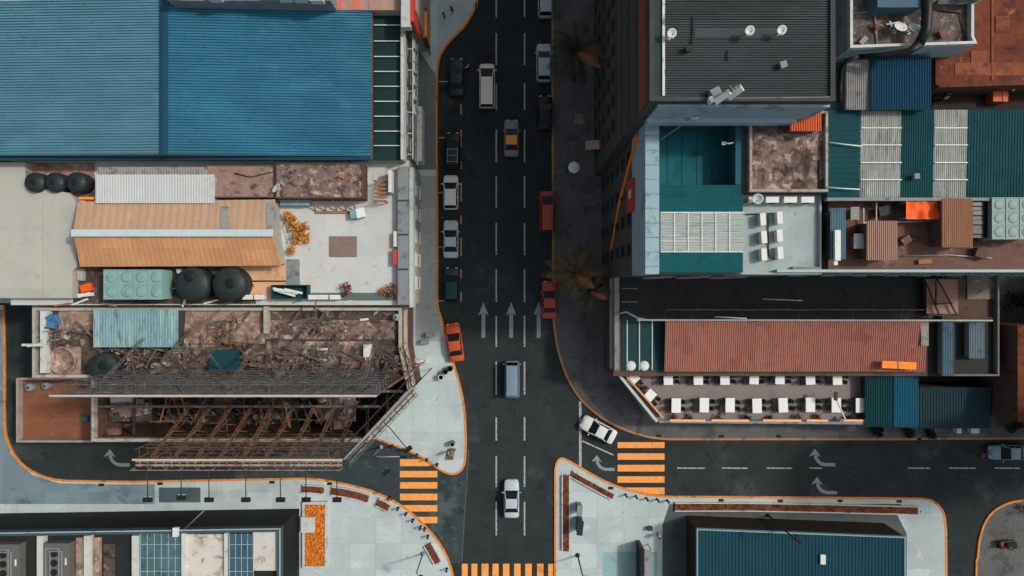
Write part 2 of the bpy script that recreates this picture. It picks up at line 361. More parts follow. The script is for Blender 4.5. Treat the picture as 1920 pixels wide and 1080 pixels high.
# strips laid on the pavements: other paving, and two with shade in their colour
def paving(pts, mat, h=.004, name='pavement'): struct(MB().prism(PL(pts, .14), .1, .14+h).build(name, mat))
paving([(789, 330), (818, 330), (818, 560), (824, 592), (830, 640), (780, 640), (780, 330)], walk_shade_m)  # sidewalk strip darkened in its own colour to paint shade
paving([(789, 100), (817, 140), (817, 318), (778, 318), (778, 60)], M('grey_sidewalk', (118, 126, 126), .85, .14, .4, ((104, 108, 108), .35, .7), .1, joints=(1.6, 1.6, .25)))
paving([(-200, 580), (7, 580), (8, 800), (20, 850), (60, 890), (110, 906), (200, 908), (290, 908), (290, 945), (-200, 945)], walk_blue)
paving([(298, 914), (376, 914), (376, 942), (298, 942)], M('slate_paving', (74, 90, 98), .85, .1, .5))
paving([(1255, 945), (1690, 945), (1682, 965), (1700, 1000), (1700, 1500), (1240, 1500), (1242, 985)], M('shade_grey_apron', (84, 92, 92), .85, .12, .3, ((70, 76, 76), .35, .5), joints=(3, 3, .12)))  # apron outline and dark grey paint the shade around the low hall
paving([(1130, 1035), (1232, 1035), (1232, 1200), (1130, 1200)], M('pale_teal_paving', (140, 172, 176), .85, .12, .4, ((112, 140, 144), .35, .6)))
struct(MB().prism(PL([(440, 870), (700, 815), (770, 835), (878, 842), (866, 1056), (840, 1056), (600, 905), (440, 905)], 0), -.02, .0025).build('road', M('older_asphalt', (54, 66, 68), .92, .25, .2, [((78, 90, 90), .32, .14), ((40, 48, 50), .36, .5), ((104, 114, 110), .16, .8)], .3, spec=.12)))
# lane markings: one object per painted dash
def dash(x0, y0, x1, y1, wd, mat, name='lane_marking'):
    mb = MB(); strip(mb, W2([(x0, y0), (x1, y1)]), wd, -.01, .006); struct(mb.build(name, mat))
for y0, y1 in ((-400, -330), (-310, -240), (-215, -150), (-120, -58), (-20, 33), (62, 122), (156, 207), (243, 304), (330, 390), (418, 478), (505, 566), (592, 650), (678, 740), (782, 826), (855, 913), (941, 1004)):
    dash(930.5, y0, 930.5, y1, .17, paint_white); dash(983.5, y0, 983.5, y1, .17, paint_white)
for y0, y1 in ((195, 215), (243, 275), (302, 318), (343, 378), (404, 420), (446, 480), (505, 522), (548, 566)): dash(864.5, y0, 864.5, y1, .16, park_line)
for y in (153, 258, 361, 463, 564): dash(822, y, 840, y, .14, park_line); 
for x0, x1 in ((1270, 1322), (1354, 1402), (1438, 1485), (1518, 1542), (1702, 1744), (1780, 1830), (1865, 1912)): dash(x0, 877.5, x1, 878, .14, paint_white)
dash(1088, 752, 1088, 884, .3, paint_white, 'stop_line'); dash(1092, 827, 1150, 853, .17, paint_white)
dash(879, 842, 866, 1052, .1, M('road_joint', (86, 92, 94), .8, .2, 2, ((50, 54, 55), .45, 3)), 'road_joint')
def crosswalk(bars):
    mb = MB()
    for x0, y0, x1, y1 in bars: mb.prism(R(x0, y0, x1, y1, 0), -.01, .006)
    struct(mb.build('crosswalk', paint_orange))
crosswalk([(750, y0, 820, y1) for y0, y1 in ((861, 874), (883, 895), (904, 916), (925.5, 938), (947, 959), (969, 981))])
crosswalk([(1158, y0, 1246, y1) for y0, y1 in ((829, 840), (850, 862), (871.5, 884), (893, 905), (914, 927), (935, 945))])
crosswalk([(x0, 1057, x1, 1135) for x0, x1 in ((866, 877), (884, 895), (903, 916), (923.5, 935), (943, 955), (964, 976), (985, 997), (1007, 1019), (1028, 1039))])
arrow_m = M('road_arrow_paint', (128, 140, 142), .7, .2, 1.5, ((84, 90, 92), .35, 2))
for x in (906.5, 958.5, 1010):
    mb = MB().prism(PL([(x, 566), (x-9.5, 591), (x-3.5, 588), (x+3.5, 588), (x+9.5, 591)], 0), -.01, .006)
    mb.prism(R(x-3.6, 588.5, x+3.6, 633, 0), -.01, .006); struct(mb.build('road_arrow', arrow_m))
for x, y, s in ((1119, 853, 1), (1528, 841, 1.12), (1532, 894, 1.1), (206, 842, 1.1)):
    mb = MB().prism(PL([(x, y), (x-10*s, y+13*s), (x-3, y+11*s), (x+4, y+11*s), (x+10*s, y+14*s)], 0), -.01, .006)
    q = [(x+.5*s, y+11.5*s), (x+2.5*s, y+17*s), (x+6*s, y+22*s), (x+11*s, y+25.5*s), (x+18*s, y+27*s), (x+34*s, y+27*s)]
    strip(mb, W2(q), .36*s, -.01, .006); struct(mb.build('road_arrow', arrow_m))

# ---------------------------------------------------------------- vehicles
CARN = {}
def car(px, py, label, paint, kind='sedan', rot=0.0, length=4.5, width=1.78, roofmat=None, group=None, name='parked_car', cat='car', z=.006, rack=False):
    """heading +y before rot; body loft, glass, roof, wheels, lamps, mirrors are parts"""
    pv = M(*paint) if not hasattr(paint, 'node_tree') else paint
    L = length/2; hw = width/2
    p = P(px, py, .9)
    t = T(name, label, cat, (p.x, p.y, z), group)
    t.rotation_euler = (0, 0, rot)
    if kind == 'sedan':   ws = (.46, .08); rf = (.08, -.42); rw = (-.42, -.68); hz, rz, tz = .93, 1.43, .98
    elif kind == 'hatch': ws = (.54, .14); rf = (.16, -.80); rw = (-.80, -.93); hz, rz, tz = .98, 1.5, .98
    elif kind == 'van':   ws = (.74, .27); rf = (.27, -.96); rw = (-.96, -.99); hz, rz, tz = 1.12, 1.95, 1.15
    elif kind == 'suv':   ws = (.46, .20); rf = (.20, -.86); rw = (-.86, -.96); hz, rz, tz = 1.08, 1.72, 1.08
    elif kind == 'pickup': ws = (.46, .22); rf = (.22, -.16); rw = (-.16, -.22); hz, rz, tz = 1.05, 1.7, 1.02
    elif kind == 'boxvan': ws = (.93, .80); rf = (.80, -.84); rw = (-.84, -.93); hz, rz, tz = 1.1, 1.95, 1.15
    st = [(-1, .80, .80*tz), (-.975, .90, .93*tz), (-.90, .97, tz), (rw[1], .99, tz), (-.3, 1, hz), (ws[0], .99, hz), (.78, .97, .93*hz), (.90, .92, .84*hz), (.97, .80, .70*hz), (1, .66, .58*hz)]
    if kind in ('van', 'boxvan'): st = [(-1, .90, .9*tz), (-.985, .96, tz), (-.9, 1, tz), (-.3, 1, hz), (ws[0]-.03, 1, hz), (.90, .97, .9*hz), (.97, .88, .8*hz), (1, .74, .66*hz)]
    mb = MB(); vs = []; fs = []; m = 9
    for y, wf, top in st:
        h = hw*wf
        for q, zz in ((-.86, .24), (-.99, .36), (-1, .62*top/.95), (-.95, top-.07), (-.80, top), (0, top+.03), (.80, top), (.95, top-.07), (1, .62*top/.95), (.99, .36), (.86, .24)): vs.append((q*h, y*L, zz))
    m = 11
    for i in range(len(st)-1):
        for k in range(m): fs.append((i*m+k, i*m+(k+1) % m, (i+1)*m+(k+1) % m, (i+1)*m+k))
    fs += [tuple(range(m-1, -1, -1)), tuple((len(st)-1)*m+k for k in range(m))]
    mb.add(vs, fs, True)
    def put(b, nm, mt, par=t):
        loc = t.location.copy(); t.location = (0, 0, 0)
        o = b.build(nm, mt, par); t.location = loc; return o
    put(mb, 'body', pv)
    a, bt = .88*hw, .72*hw                           # half widths at the shoulder and at the roof
    zs, zr = hz+.005, rz-.03
    y0, y1, y2, y3 = ws[0]*L, ws[1]*L, rf[1]*L, rw[1]*L
    if kind == 'pickup': ts = tz+.005
    else: ts = tz+.005
    def quad(pts, th=.02):
        b = MB(); v = [Vector(p) for p in pts]; n = (v[1]-v[0]).cross(v[2]-v[0]).normalized()
        b.add(v+[x-n*th for x in v], [(0, 1, 2, 3), (7, 6, 5, 4), (0, 4, 5, 1), (1, 5, 6, 2), (2, 6, 7, 3), (3, 7, 4, 0)]); return b
    put(quad([(-a, y0, zs), (a, y0, zs), (bt, y1, zr), (-bt, y1, zr)]), 'windshield', dark_glass)
    put(quad([(a, y3, ts), (-a, y3, ts), (-bt, y2, zr), (bt, y2, zr)]), 'rear_window', dark_glass)
    for sx in (-1, 1):
        q = [(sx*a, y3+.03, ts), (sx*a, y0-.03, zs), (sx*bt, y1, zr), (sx*bt, y2, zr)]
        put(quad(q if sx > 0 else q[::-1]), 'side_window', dark_glass)
        # pillars
        ym = (y1+y2)/2
        for (ya, yb) in ((y0, y1), (y3, y2), (ym, ym)): b = MB(); b.beam((sx*a, ya, zs), (sx*bt*1.01, yb, zr+.01), .07, .05); put(b, 'pillar', pv)
    rm = roofmat or pv
    b = MB(); vs = []; fs = []; ny = 7; nx = 7
    for i in range(ny):
        v = i/(ny-1); y = y2 + (y1-y2)*v
        for k in range(nx):
            u = k/(nx-1)*2-1
            x = u*bt*1.03
            vs.append((x, y, zr + .06*(1-abs(u)**3)*(1-abs(2*v-1)**4)*1.0))
    for i in range(ny-1):
        for k in range(nx-1): fs.append((i*nx+k, i*nx+k+1, (i+1)*nx+k+1, (i+1)*nx+k))
    b.add(vs, fs, True); b.box(-bt*1.03, y2, zr-.03, bt*1.03, y1, zr-.002); put(b, 'roof', rm)
    if rack:
        b = MB()
        for y in (y2+.3, (y1+y2)/2, y1-.3): b.beam((-bt, y, zr+.1), (bt, y, zr+.1), .05)
        for sx in (-1, 1): b.beam((sx*bt*.9, y2+.1, zr+.08), (sx*bt*.9, y1-.1, zr+.08), .04)
        put(b, 'roof_rack', steel)
    if kind == 'pickup':
        b = MB(); b.box(-hw*.8, -L*.95, .6, hw*.8, y3-.05, tz+.04); put(b, 'bed_liner', black_plastic)
    for sx in (-1, 1):
        for y in (L*.64, -L*.62):
            b = MB(); r = .32; n = 18; x0, x1 = sx*(hw*.99-.2), sx*(hw*.99+.012); vs = []
            for x in (x0, x1):
                for k in range(n): vs.append((x, y+r*math.cos(2*math.pi*k/n), r+r*math.sin(2*math.pi*k/n)))
            b.add(vs, [(k, (k+1) % n, n+(k+1) % n, n+k) for k in range(n)] + [tuple(range(n)), tuple(range(2*n-1, n-1, -1))])
            wo_ = put(b, 'wheel', rubber)
        hx = sx*hw*.6
        b = MB().obox((hx, L*.935), .34, .14, .60*hz, .76*hz, -sx*.35); put(b, 'headlight', lampglass)
        b = MB().obox((sx*hw*.76, -L*.965), .28, .1, .66*tz, .86*tz, sx*.15); put(b, 'tail_light', tailred)
        b = MB().obox((sx*(hw+.10), y0-.18*L*.5), .2, .1, hz+.02, hz+.15, sx*.2); put(b, 'mirror', pv)
    return t
PW = ('car_paint_white', (206, 208, 206), .35, .03, .5); PS = ('car_paint_silver', (168, 182, 190), .35, .04, .5); PB = ('car_paint_bluegrey', (112, 134, 150), .35, .04, .5)
PG = ('car_paint_dark_green', (34, 62, 64), .3, .06, .5); PK = ('car_paint_black', (36, 44, 46), .3, .06, .5); PR = ('car_paint_dark_red', (164, 74, 64), .35, .05, .5)
PO = ('car_paint_orange', (180, 80, 48), .35, .05, .5); PT = ('car_paint_taxi_grey', (116, 130, 134), .35, .05, .5)
PIV = ('car_paint_ivory', (214, 210, 200), .35, .03, .5)
gl = 'cars parked along the left kerb'; gr = 'cars parked along the right kerb'
car(856, 143, 'dark green sedan parked nearest the bend of the left kerb', PG, length=4.4, group=gl)
car(849, 282, 'black car with roof bars parked two ahead of the pale hatchback', PK, 'hatch', length=4.3, group=gl, rack=True)
car(845, 360, 'pale grey hatchback with long roof parked at left kerb, ahead of the silver sedan', PW, 'hatch', length=4.0, group=gl)
car(845, 448, 'silver sedan parked at left kerb between the pale hatchback and a dark teal car', PS, length=4.4, group=gl)
car(847, 534, 'dark teal car parked last in the left row, before the straight road arrows', PG, length=4.1, group=gl, kind='hatch')
car(852, 642, 'bright orange sedan parked askew against the curving left kerb', PO, rot=math.radians(8), length=4.5)
car(913, 160, 'long ivory van driving in the left lane of the main road', PIV, 'van', length=5.1, width=1.85, name='van', cat='van')
car(959, 258, 'grey taxi with an orange roof driving in the middle lane', PT, length=4.3, roofmat=M('taxi_roof_orange', (236, 150, 62), .4, .05, .5), name='taxi', cat='taxi')
car(1020, 116, 'silver hatchback parked under the upper palm by the right kerb', PS, 'hatch', length=4.4, width=1.8, group=gr)
car(1023, 0, 'pale silver car at the very top of the right kerb', PS, 'hatch', length=3.9, group=gr)
car(1022, 210, 'black car with pale bumper parked at right kerb below the silver hatchback', PK, 'sedan', length=4.0, group=gr)
car(1026, 396, 'dull red van parked alone at the middle of the right kerb', PR, 'van', length=4.7, width=1.7, name='van', cat='van', group=gr)
car(1030, 562, 'red sedan parked half under the lower palm by the right kerb', PR, length=4.4, group=gr)
car(960, 711, 'blue grey minivan with flat roof in the middle of the crossing', PB, 'boxvan', length=4.2, width=1.72, name='van', cat='van')
car(959, 936, 'silver sedan driving up the middle lane towards the crossing', PS, length=4.4, width=1.8)
car(1122, 806, 'white sedan turning at the corner beside the orange crosswalk', PW, rot=math.radians(62), length=4.3)
car(1893, 849, 'dusky blue car at the right edge of the side street', PB, rot=math.radians(90), length=4.5)

# ---------------------------------------------------------------- people
def person(px, py, label, shirt, trousers, rot=0.0, group=None, z=.145, bend=0.0):
    p = P(px, py, z); t = T('person', label, 'person', (0, 0, 0), group)
    def skinmesh(name, verts, edges, rad, mat, par=t):
        me = bpy.data.meshes.new(name); me.from_pydata(verts, edges, []); ob = bpy.data.objects.new(name, me); C.objects.link(ob)
        me.materials.append(mat); ob.parent = par
        md = ob.modifiers.new('skin', 'SKIN'); md.use_smooth_shade = True
        for i, r in enumerate(rad): me.skin_vertices[0].data[i].radius = (r, r*.85)
        me.skin_vertices[0].data[0].use_root = True
        sb = ob.modifiers.new('smooth', 'SUBSURF'); sb.levels = 1; sb.render_levels = 1
        return ob
    b = bend
    V = [(0, 0, .95), (0, .02*b, 1.15), (0, .1*b, 1.38), (0, .12*b, 1.48), (0, .16*b+.01, 1.58), (0, .17*b+.015, 1.70),
         (-.19, .1*b, 1.40), (-.25, .02, 1.13), (-.24, .16, .92), (-.24, .21, .85), (.19, .1*b, 1.40), (.25, -.02, 1.13), (.24, .10, .90), (.24, .14, .83),
         (-.1, 0, .88), (-.11, .10, .49), (-.11, .06, .09), (-.11, .20, .04), (.1, 0, .88), (.11, -.04, .49), (.11, -.16, .10), (.11, -.03, .04)]
    E = [(0, 1), (1, 2), (2, 3), (3, 4), (4, 5), (2, 6), (6, 7), (7, 8), (8, 9), (2, 10), (10, 11), (11, 12), (12, 13), (0, 14), (14, 15), (15, 16), (16, 17), (0, 18), (18, 19), (19, 20), (20, 21)]
    rd = [.13, .13, .14, .055, .085, .075, .06, .045, .032, .035, .06, .045, .032, .035, .085, .06, .042, .04, .085, .06, .042, .04]
    skinmesh('body', V, E, rd, skin_m)
    skinmesh('shirt', [V[1], V[2], (0, V[2][1], 1.42), V[6], V[7], V[10], V[11], (0, 0, .98)], [(0, 1), (1, 2), (1, 3), (3, 4), (1, 5), (5, 6), (0, 7)], [.15, .16, .08, .08, .06, .08, .06, .15], shirt)
    skinmesh('trousers', [V[0], V[14], V[15], (-.11, .065, .14), V[18], V[19], (.11, -.15, .15)], [(0, 1), (1, 2), (2, 3), (0, 4), (4, 5), (5, 6)], [.145, .1, .075, .06, .1, .075, .06], trousers)
    hx = Vector(V[5]); MB().lathe((hx.x, hx.y-.015, hx.z-.045), [(.088, -.03), (.1, .02), (.09, .08), (.05, .115), (.01, .125)], 12).build('hair', hair_m, t)
    t.location = (p.x, p.y, z); t.rotation_euler = (0, 0, rot)
    return t
sw = M('white_shirt', (214, 214, 210), .8, .05, 3); sk = M('dark_shirt', (46, 50, 54), .8, .1, 3); so_ = M('orange_shirt', (214, 108, 54), .8, .08, 3); sb_ = M('pale_blue_shirt', (150, 172, 186), .8, .06, 3)
td = M('dark_trousers', (40, 42, 46), .85, .1, 3); tb = M('blue_trousers', (62, 78, 96), .85, .1, 3)
person(877, 131, 'person in a white shirt standing beside the dark green parked sedan', sw, td, .6, z=.006)
person(1061, 322, 'person in dark clothes walking beside the white umbrella on the right sidewalk', sk, td, .3)
person(849, 24, 'person in dark clothes on the upper left sidewalk by the bend', sk, td, 2.2)
person(834, 34, 'person in a faded blue shirt on the upper left sidewalk near the building', sb_, td, -.7)
person(1232, 1000, 'person in white shirt on the lower plaza beside the small green box', sw, tb, 1.9)
person(1877, 1020, 'person in an orange shirt at the bottom right corner pavement', so_, td, .4)
person(1830, 849, 'person in an orange shirt crossing the dark right side street', so_, td, 1.5, z=.006)
person(841, 846, 'person in pale blue standing on the pointed left pavement between its two bins', sb_, tb, 1.1)
u = T('umbrella', 'white open umbrella over the right sidewalk beside a person in dark clothes', 'umbrella', tuple(P(1073, 320, .14)))
mb = MB(); pr = P(1073, 320, .14)
vs = [(pr.x, pr.y, 2.5)]; n = 8
for r, zz in ((.38, 2.44), (.68, 2.28)):
    for k in range(n): vs.append((pr.x+r*math.cos(k*math.pi/4), pr.y+r*math.sin(k*math.pi/4), zz))
fs = [(0, 1+k, 1+(k+1) % n) for k in range(n)] + [(1+k, 1+n+k, 1+n+(k+1) % n, 1+(k+1) % n) for k in range(n)]
mb.add(vs, fs); mb.build('canopy', cloth_w, u)
MB().tube([(pr.x, pr.y, .14), (pr.x, pr.y, 2.55)], .022).build('pole', steel, u)
MB().lathe((pr.x, pr.y, .14), [(.24, 0), (.24, .05), (.05, .1)], 14).build('base', dark_steel, u)

# ---------------------------------------------------------------- palms and plants
def palm(px, py, h, r, label, mat, nf=34, seed=1):
    random.seed(seed); c = P(px, py, h)
    base = Vector((c.x+.5, c.y-.2, .14)); t = T('palm_tree', label, 'palm', tuple(base))
    pts = [base.lerp(Vector((c.x, c.y, h)), k/7) + Vector((math.sin(k*.45)*.12*(1 if 0 < k < 7 else 0), 0, 0)) for k in range(8)]
    MB().tube(pts, [.24-.014*k for k in range(8)], 10).build('trunk', bark, t)
    mb_live = MB(); mb_dead = MB()
    for i in range(nf):
        mb = mb_dead if i % 8 == 5 else mb_live
        az = i*2.39996 + random.uniform(-.2, .2); el = random.uniform(-.35, 1.0) if i > 6 else 1.1
        ln = r*random.uniform(.8, 1.12); prev = Vector((c.x, c.y, h)); d = Vector((math.cos(az)*math.cos(el), math.sin(az)*math.cos(el), math.sin(el)))
        rib = [prev]; nseg = 11
        for k in range(nseg):
            d = (d + Vector((0, 0, -.13))).normalized(); prev = prev + d*ln/nseg; rib.append(prev)
        mb.tube(rib, [.035-.0028*k for k in range(nseg+1)], 4)
        for k in range(2, nseg+1):
            dd = (rib[k]-rib[k-1]).normalized(); side = dd.cross(Vector((0, 0, 1))).normalized()
            for sgn in (-1, 1):
                for q in (0, .5):
                    pt = rib[k-1].lerp(rib[k], q); lt = ln*.24*math.sin(math.pi*(.16+.8*(k-1+q)/nseg))
                    ld = (dd*.75+side*sgn*.8+Vector((0, 0, -.35+random.uniform(-.15, .15)))).normalized(); w_ = dd*.06
                    mb.add([pt-w_, pt+w_, pt+ld*lt*.7+w_*.6, pt+ld*lt, pt+ld*lt*.7-w_*.6], [(0, 1, 2, 3, 4)])
    mb_live.build('crown', mat, t); mb_dead.build('dead_fronds', M('dead_frond', (150, 100, 66), .75, .25, 1.2), t); return t
palm(1080, 98, 8.5, 3.9, 'dark shaded palm leaning over the silver hatchback on the right sidewalk', frond_m, 24, seed=3)
palm(1076, 512, 7.5, 3.9, 'brownish palm over the red sedan on the right sidewalk', frond_o, 22, seed=5)
palm(1104, 545, 6.0, 2.6, 'small dark palm close behind the brownish palm, against the building', frond_m, 24, seed=8)

# ---------------------------------------------------------------- buildings: helpers
def windows(t, A, B, zlist, pitch, wd=1.3, ht=1.4, frame_m=None, pane_m=None, margin=1.0, skip=None, limit=95):
    """rows of windows on the wall A-B (world xy, outside is to the right of A->B); each window > pane"""
    A = Vector(A); B = Vector(B); d = (B-A); ln = d.length; d.normalize(); nrm = Vector((d.y, -d.x))
    n = max(1, int((ln-2*margin)/pitch)); rot = math.atan2(d.y, d.x)
    f = None; cnt = 0
    for z in zlist:
        for i in range(n):
            if cnt >= limit or (skip and skip(i, z)): continue
            p = A + d*(margin + (i+.5)*(ln-2*margin)/n)
            if f is None:
                mb = MB(); th = .07
                for a0, a1, b0, b1 in ((-wd/2, wd/2, 0, th), (-wd/2, wd/2, ht-th, ht), (-wd/2, -wd/2+th, th, ht-th), (wd/2-th, wd/2, th, ht-th)): mb.box(a0, -.07, b0, a1, .05, b1)
                mb.box(-wd/2-.08, -.16, -.06, wd/2+.08, .05, -.002)
                mb2 = MB(); mb2.box(-wd/2+th, -.035, th, wd/2-th, .04, ht-th)
                def raw(m_, nm, mt):
                    me = bpy.data.meshes.new(nm); me.from_pydata(m_.v, [], m_.f); me.materials.append(mt); return me
                f = raw(mb, 'window', frame_m or white_metal); g = raw(mb2, 'pane', pane_m or dark_glass)
            o = bpy.data.objects.new('window', f); C.objects.link(o); o.parent = t
            o.location = Vector((p.x, p.y, z)) - Vector(t.location); o.rotation_euler = (0, 0, rot)
            q = bpy.data.objects.new('pane', g); C.objects.link(q); q.parent = o; cnt += 1
def bldg(name, label, poly, z1, wall, roof, cat='building', par=None, pm=None, z0=.0, pt=.28):
    """walls to z1, roof slab just above, optional parapet ring of height par"""
    xs = [p[0] for p in poly]; ys = [p[1] for p in poly]
    t = T(name, label, cat, ((min(xs)+max(xs))/2, (min(ys)+max(ys))/2, z0))
    MB().prism(poly, z0, z1-.06).build('wall', wall, t)
    MB().prism(offset(poly, .01), z1-.06, z1).build('roof', roof, t)
    if par: MB().ring(poly, pt, z1-.001, z1+par).build('parapet', pm or wall, t)
    return t
def one(mb, name, mat, label, cat, group=None): return tag(mb.build(name, mat), label, cat, group)
def shed(name, label, rect, zb, zs, roof, wall, ribs, n, cat='shed', amp=.05, over=.15):
    """corrugated lean-to; zs = heights at (west-south, east-south, east-north, west-north); ribs 'x' or 'y'"""
    x0, y0, x1, y1 = rect; zm = sum(zs)/4
    pts = [P(x0, y1, zs[0]), P(x1, y1, zs[1]), P(x1, y0, zs[2]), P(x0, y0, zs[3])]
    t = T(name, label, cat, ((pts[0].x+pts[2].x)/2, (pts[0].y+pts[2].y)/2, zb))
    mb = MB()
    if ribs == 'x': mb.sheet(pts[0], pts[1], pts[2], pts[3], n, amp)
    else: mb.sheet(pts[0], pts[3], pts[2], pts[1], n, amp)
    mb.build('roof', roof, t)
    q = offset([(p.x, p.y) for p in pts], over); mb = MB()
    vs = [(x, y, zb) for x, y in q] + [(q[i][0], q[i][1], zs[i]-.1) for i in range(4)]
    mb.add(vs, [(3, 2, 1, 0), (4, 5, 6, 7)] + [(i, (i+1) % 4, 4+(i+1) % 4, 4+i) for i in range(4)]).build('wall', wall, t)
    return t
# roof-top fittings -----------------------------------------------------------
_ac = None
def ac_unit(px, py, z, label, rot=0.0, sc_=1.0, group=None, big=False):
    """condenser box > body, grille, feet"""
    global _ac
    p = P(px, py, z)
    if _ac is None:
        _ac = T('air_conditioner', label, 'air conditioner')
        MB().box(-.55, -.24, .12, .55, .24, .95).box(-.57, -.26, .95, .57, .26, .98).build('body', white_metal, _ac)
        mb = MB()
        for r in (.12, .22, .32):
            pts = [(.1+r*math.cos(a*math.pi/8), -.255, .53+r*math.sin(a*math.pi/8)) for a in range(17)]; mb.tube(pts, .012, 4)
        mb.box(-.25, -.25, .5, .45, -.243, .56); mb.build('grille', dark_steel, _ac)
        mb = MB(); mb.box(-.45, -.2, 0, -.37, .2, .12); mb.box(.37, -.2, 0, .45, .2, .12); mb.build('feet', dark_steel, _ac)
        o = _ac; o.location = p; o.rotation_euler = (0, 0, rot)
    else:
        o = copy_thing(_ac, p, rot, label)
    o.scale = (sc_, sc_, sc_)
    if group: o['group'] = group
    return o
def tank(px, py, z, r, h, label, mat=tank_dark, lid=None, group=None, vent=False):
    p = P(px, py, z+h); t = T('water_tank', label, 'water tank', (p.x, p.y, z), group)
    prof = [(r*.96, 0), (r, .06), (r, h*.3), (r*1.02, h*.32), (r, h*.34), (r, h*.6), (r*1.02, h*.62), (r, h*.64), (r, h*.84), (r*.93, h*.93), (r*.55, h*.985), (r*.5, h)]
    MB().lathe((p.x, p.y, z), prof, 32).build('body', mat, t)
    MB().lathe((p.x+(lid[0] if lid else 0), p.y+(lid[1] if lid else 0), z+h*.94), [(r*.3, 0), (r*.3, h*.1), (r*.24, h*.12)], 20).build('lid', black_plastic, t)
    mb = MB().tube([(p.x+r*1.0, p.y, z+.1), (p.x+r*1.0+.15, p.y-.1, z+.12), (p.x+r*1.0+.2, p.y-.3, z+.12)], .04); mb.build('pipe', steel, t)
    return t
def panel_tank(x0, y0, x1, y1, z, h, nx, ny, label, mat):
    """sectional panel tank with pressed domes in its lid"""
    a = P(x0, y1, z+h); b = P(x1, y0, z+h); t = T('sectional_tank', label, 'water tank', ((a.x+b.x)/2, (a.y+b.y)/2, z))
    MB().box(a.x, a.y, z+.15, b.x, b.y, z+h).build('body', mat, t)
    dx = (b.x-a.x)/nx; dy = (b.y-a.y)/ny
    for i in range(nx):
        for j in range(ny):
            cx, cy = a.x+dx*(i+.5), a.y+dy*(j+.5); m_ = min(dx, dy)*.36
            MB().lathe((cx, cy, z+h), [(m_, 0), (m_*.86, .02), (m_*.5, .035), (.02, .04)], 14).build('lid_dome', mat, t)
    mb = MB()
    for i in range(nx+1): mb.beam((a.x+dx*i, a.y-.02, z+h+.02), (a.x+dx*i, b.y+.02, z+h+.02), .06)
    for j in range(ny+1): mb.beam((a.x-.02, a.y+dy*j, z+h+.03), (b.x+.02, a.y+dy*j, z+h+.03), .06)
    mb.build('flange', mat, t)
    mb = MB().box(a.x, a.y, z, b.x, a.y+.2, z+.15).box(a.x, b.y-.2, z, b.x, b.y, z+.15); mb.build('skid', dark_steel, t)
    return t
def dish(px, py, z, r, label, az=2.2, tilt=.7, post=.9, mat=None, group=None):
    p = P(px, py, z+post); t = T('satellite_dish', label, 'satellite dish', (p.x, p.y, z), group)
    d = Vector((math.cos(az)*math.cos(tilt), math.sin(az)*math.cos(tilt), math.sin(tilt)))
    rot = d.to_track_quat('Z', 'Y').to_matrix(); c = Vector((p.x, p.y, z+post)); vs = []; fs = []; n = 20; rr = (0.02, .35, .7, 1)
    for q in rr:
        for k in range(n): vs.append(c + rot @ Vector((q*r*math.cos(2*math.pi*k/n), q*r*math.sin(2*math.pi*k/n), .3*r*q*q)))
    vs2 = [v - rot @ Vector((0, 0, .03)) for v in vs]
    for i in range(3):
        for k in range(n): fs.append((i*n+k, i*n+(k+1) % n, (i+1)*n+(k+1) % n, (i+1)*n+k))
    m_ = len(vs); fs2 = [tuple(m_+x for x in reversed(f)) for f in fs]
    edge = [(3*n+k, 3*n+(k+1) % n, m_+3*n+(k+1) % n, m_+3*n+k) for k in range(n)]
    MB().add(vs+vs2, fs+fs2+edge, True).build('reflector', mat or white_metal, t)
    f_ = c + rot @ Vector((0, 0, r*.95)); MB().tube([c + rot @ Vector((0, -r*.9, .25*r)), f_], .02, 5).lathe(f_-Vector((0, 0, .05)), [(.05, 0), (.06, .12), (.03, .14)], 8).build('feed_arm', steel, t)
    MB().tube([(p.x, p.y, z), (p.x, p.y, z+post-.02)], .04).lathe((p.x, p.y, z), [(.2, 0), (.2, .04), (.05, .06)], 10).build('post', steel, t)
    return t
def plant(px, py, z, r, label, mat, n=150, group=None, name='shrub', ln=.3, pot=True):
    p = P(px, py, z); t = T(name, label, 'plant', (p.x, p.y, z), group); mb = MB()
    for k in range(7): mb.clump((p.x+random.uniform(-.6, .6)*r, p.y+random.uniform(-.6, .6)*r, z+r*random.uniform(.5, 1.1)), r*random.uniform(.3, .55), n//7, ln, ln*.5)
    mb.build('foliage', mat, t)
    mb = MB()
    for k in range(5): mb.tube([(p.x, p.y, z), (p.x+random.uniform(-.5, .5)*r, p.y+random.uniform(-.5, .5)*r, z+r*.9)], [.04, .015], 5)
    mb.build('stem', bark, t); return t

# ---------------------------------------------------------------- left: buildings behind the blue hall
t = bldg('tall_block', 'grey block at the top edge with a row of white air conditioners on its rim', R(318, -330, 622, 5, 14), 14, grey_wall, grey_sheet, par=.5)
for i, (x, y) in enumerate(((512, 1), (540, 3), (568, 4), (598, 6), (410, 3), (338, -1))):
    ac_unit(x, y-2, 14.0, ['white air conditioner first of four along the rim above the blue roof', 'white air conditioner second of four along the rim above the blue roof', 'white air conditioner third of four along the rim above the blue roof', 'white air conditioner last of four on the rim, nearest the red striped roof', 'lone white air conditioner above the middle of the blue roof', 'lone white air conditioner nearest the blue roof ridge'][i], math.pi, 1.15, 'air conditioners on the top rim')
t = bldg('striped_roof_house', 'low building with red striped pale roof at the top edge beside the road', R(623, -330, 780, 19, 12), 12, cream_wall, pink_sheet, par=.0)
for i, x in enumerate((634, 668)):
    a = P(x, 18, 12); b = P(x, -330, 12); MB().box(a.x-.35, a.y, 12.001, a.x+.35, b.y, 12.03).build('red_stripe', pink_red, t)
a = P(755, 20, 12); b = P(772, -200, 12); MB().box(a.x, a.y-2, 12, b.x, b.y, 13.0).build('white_ridge', white_wall, t)
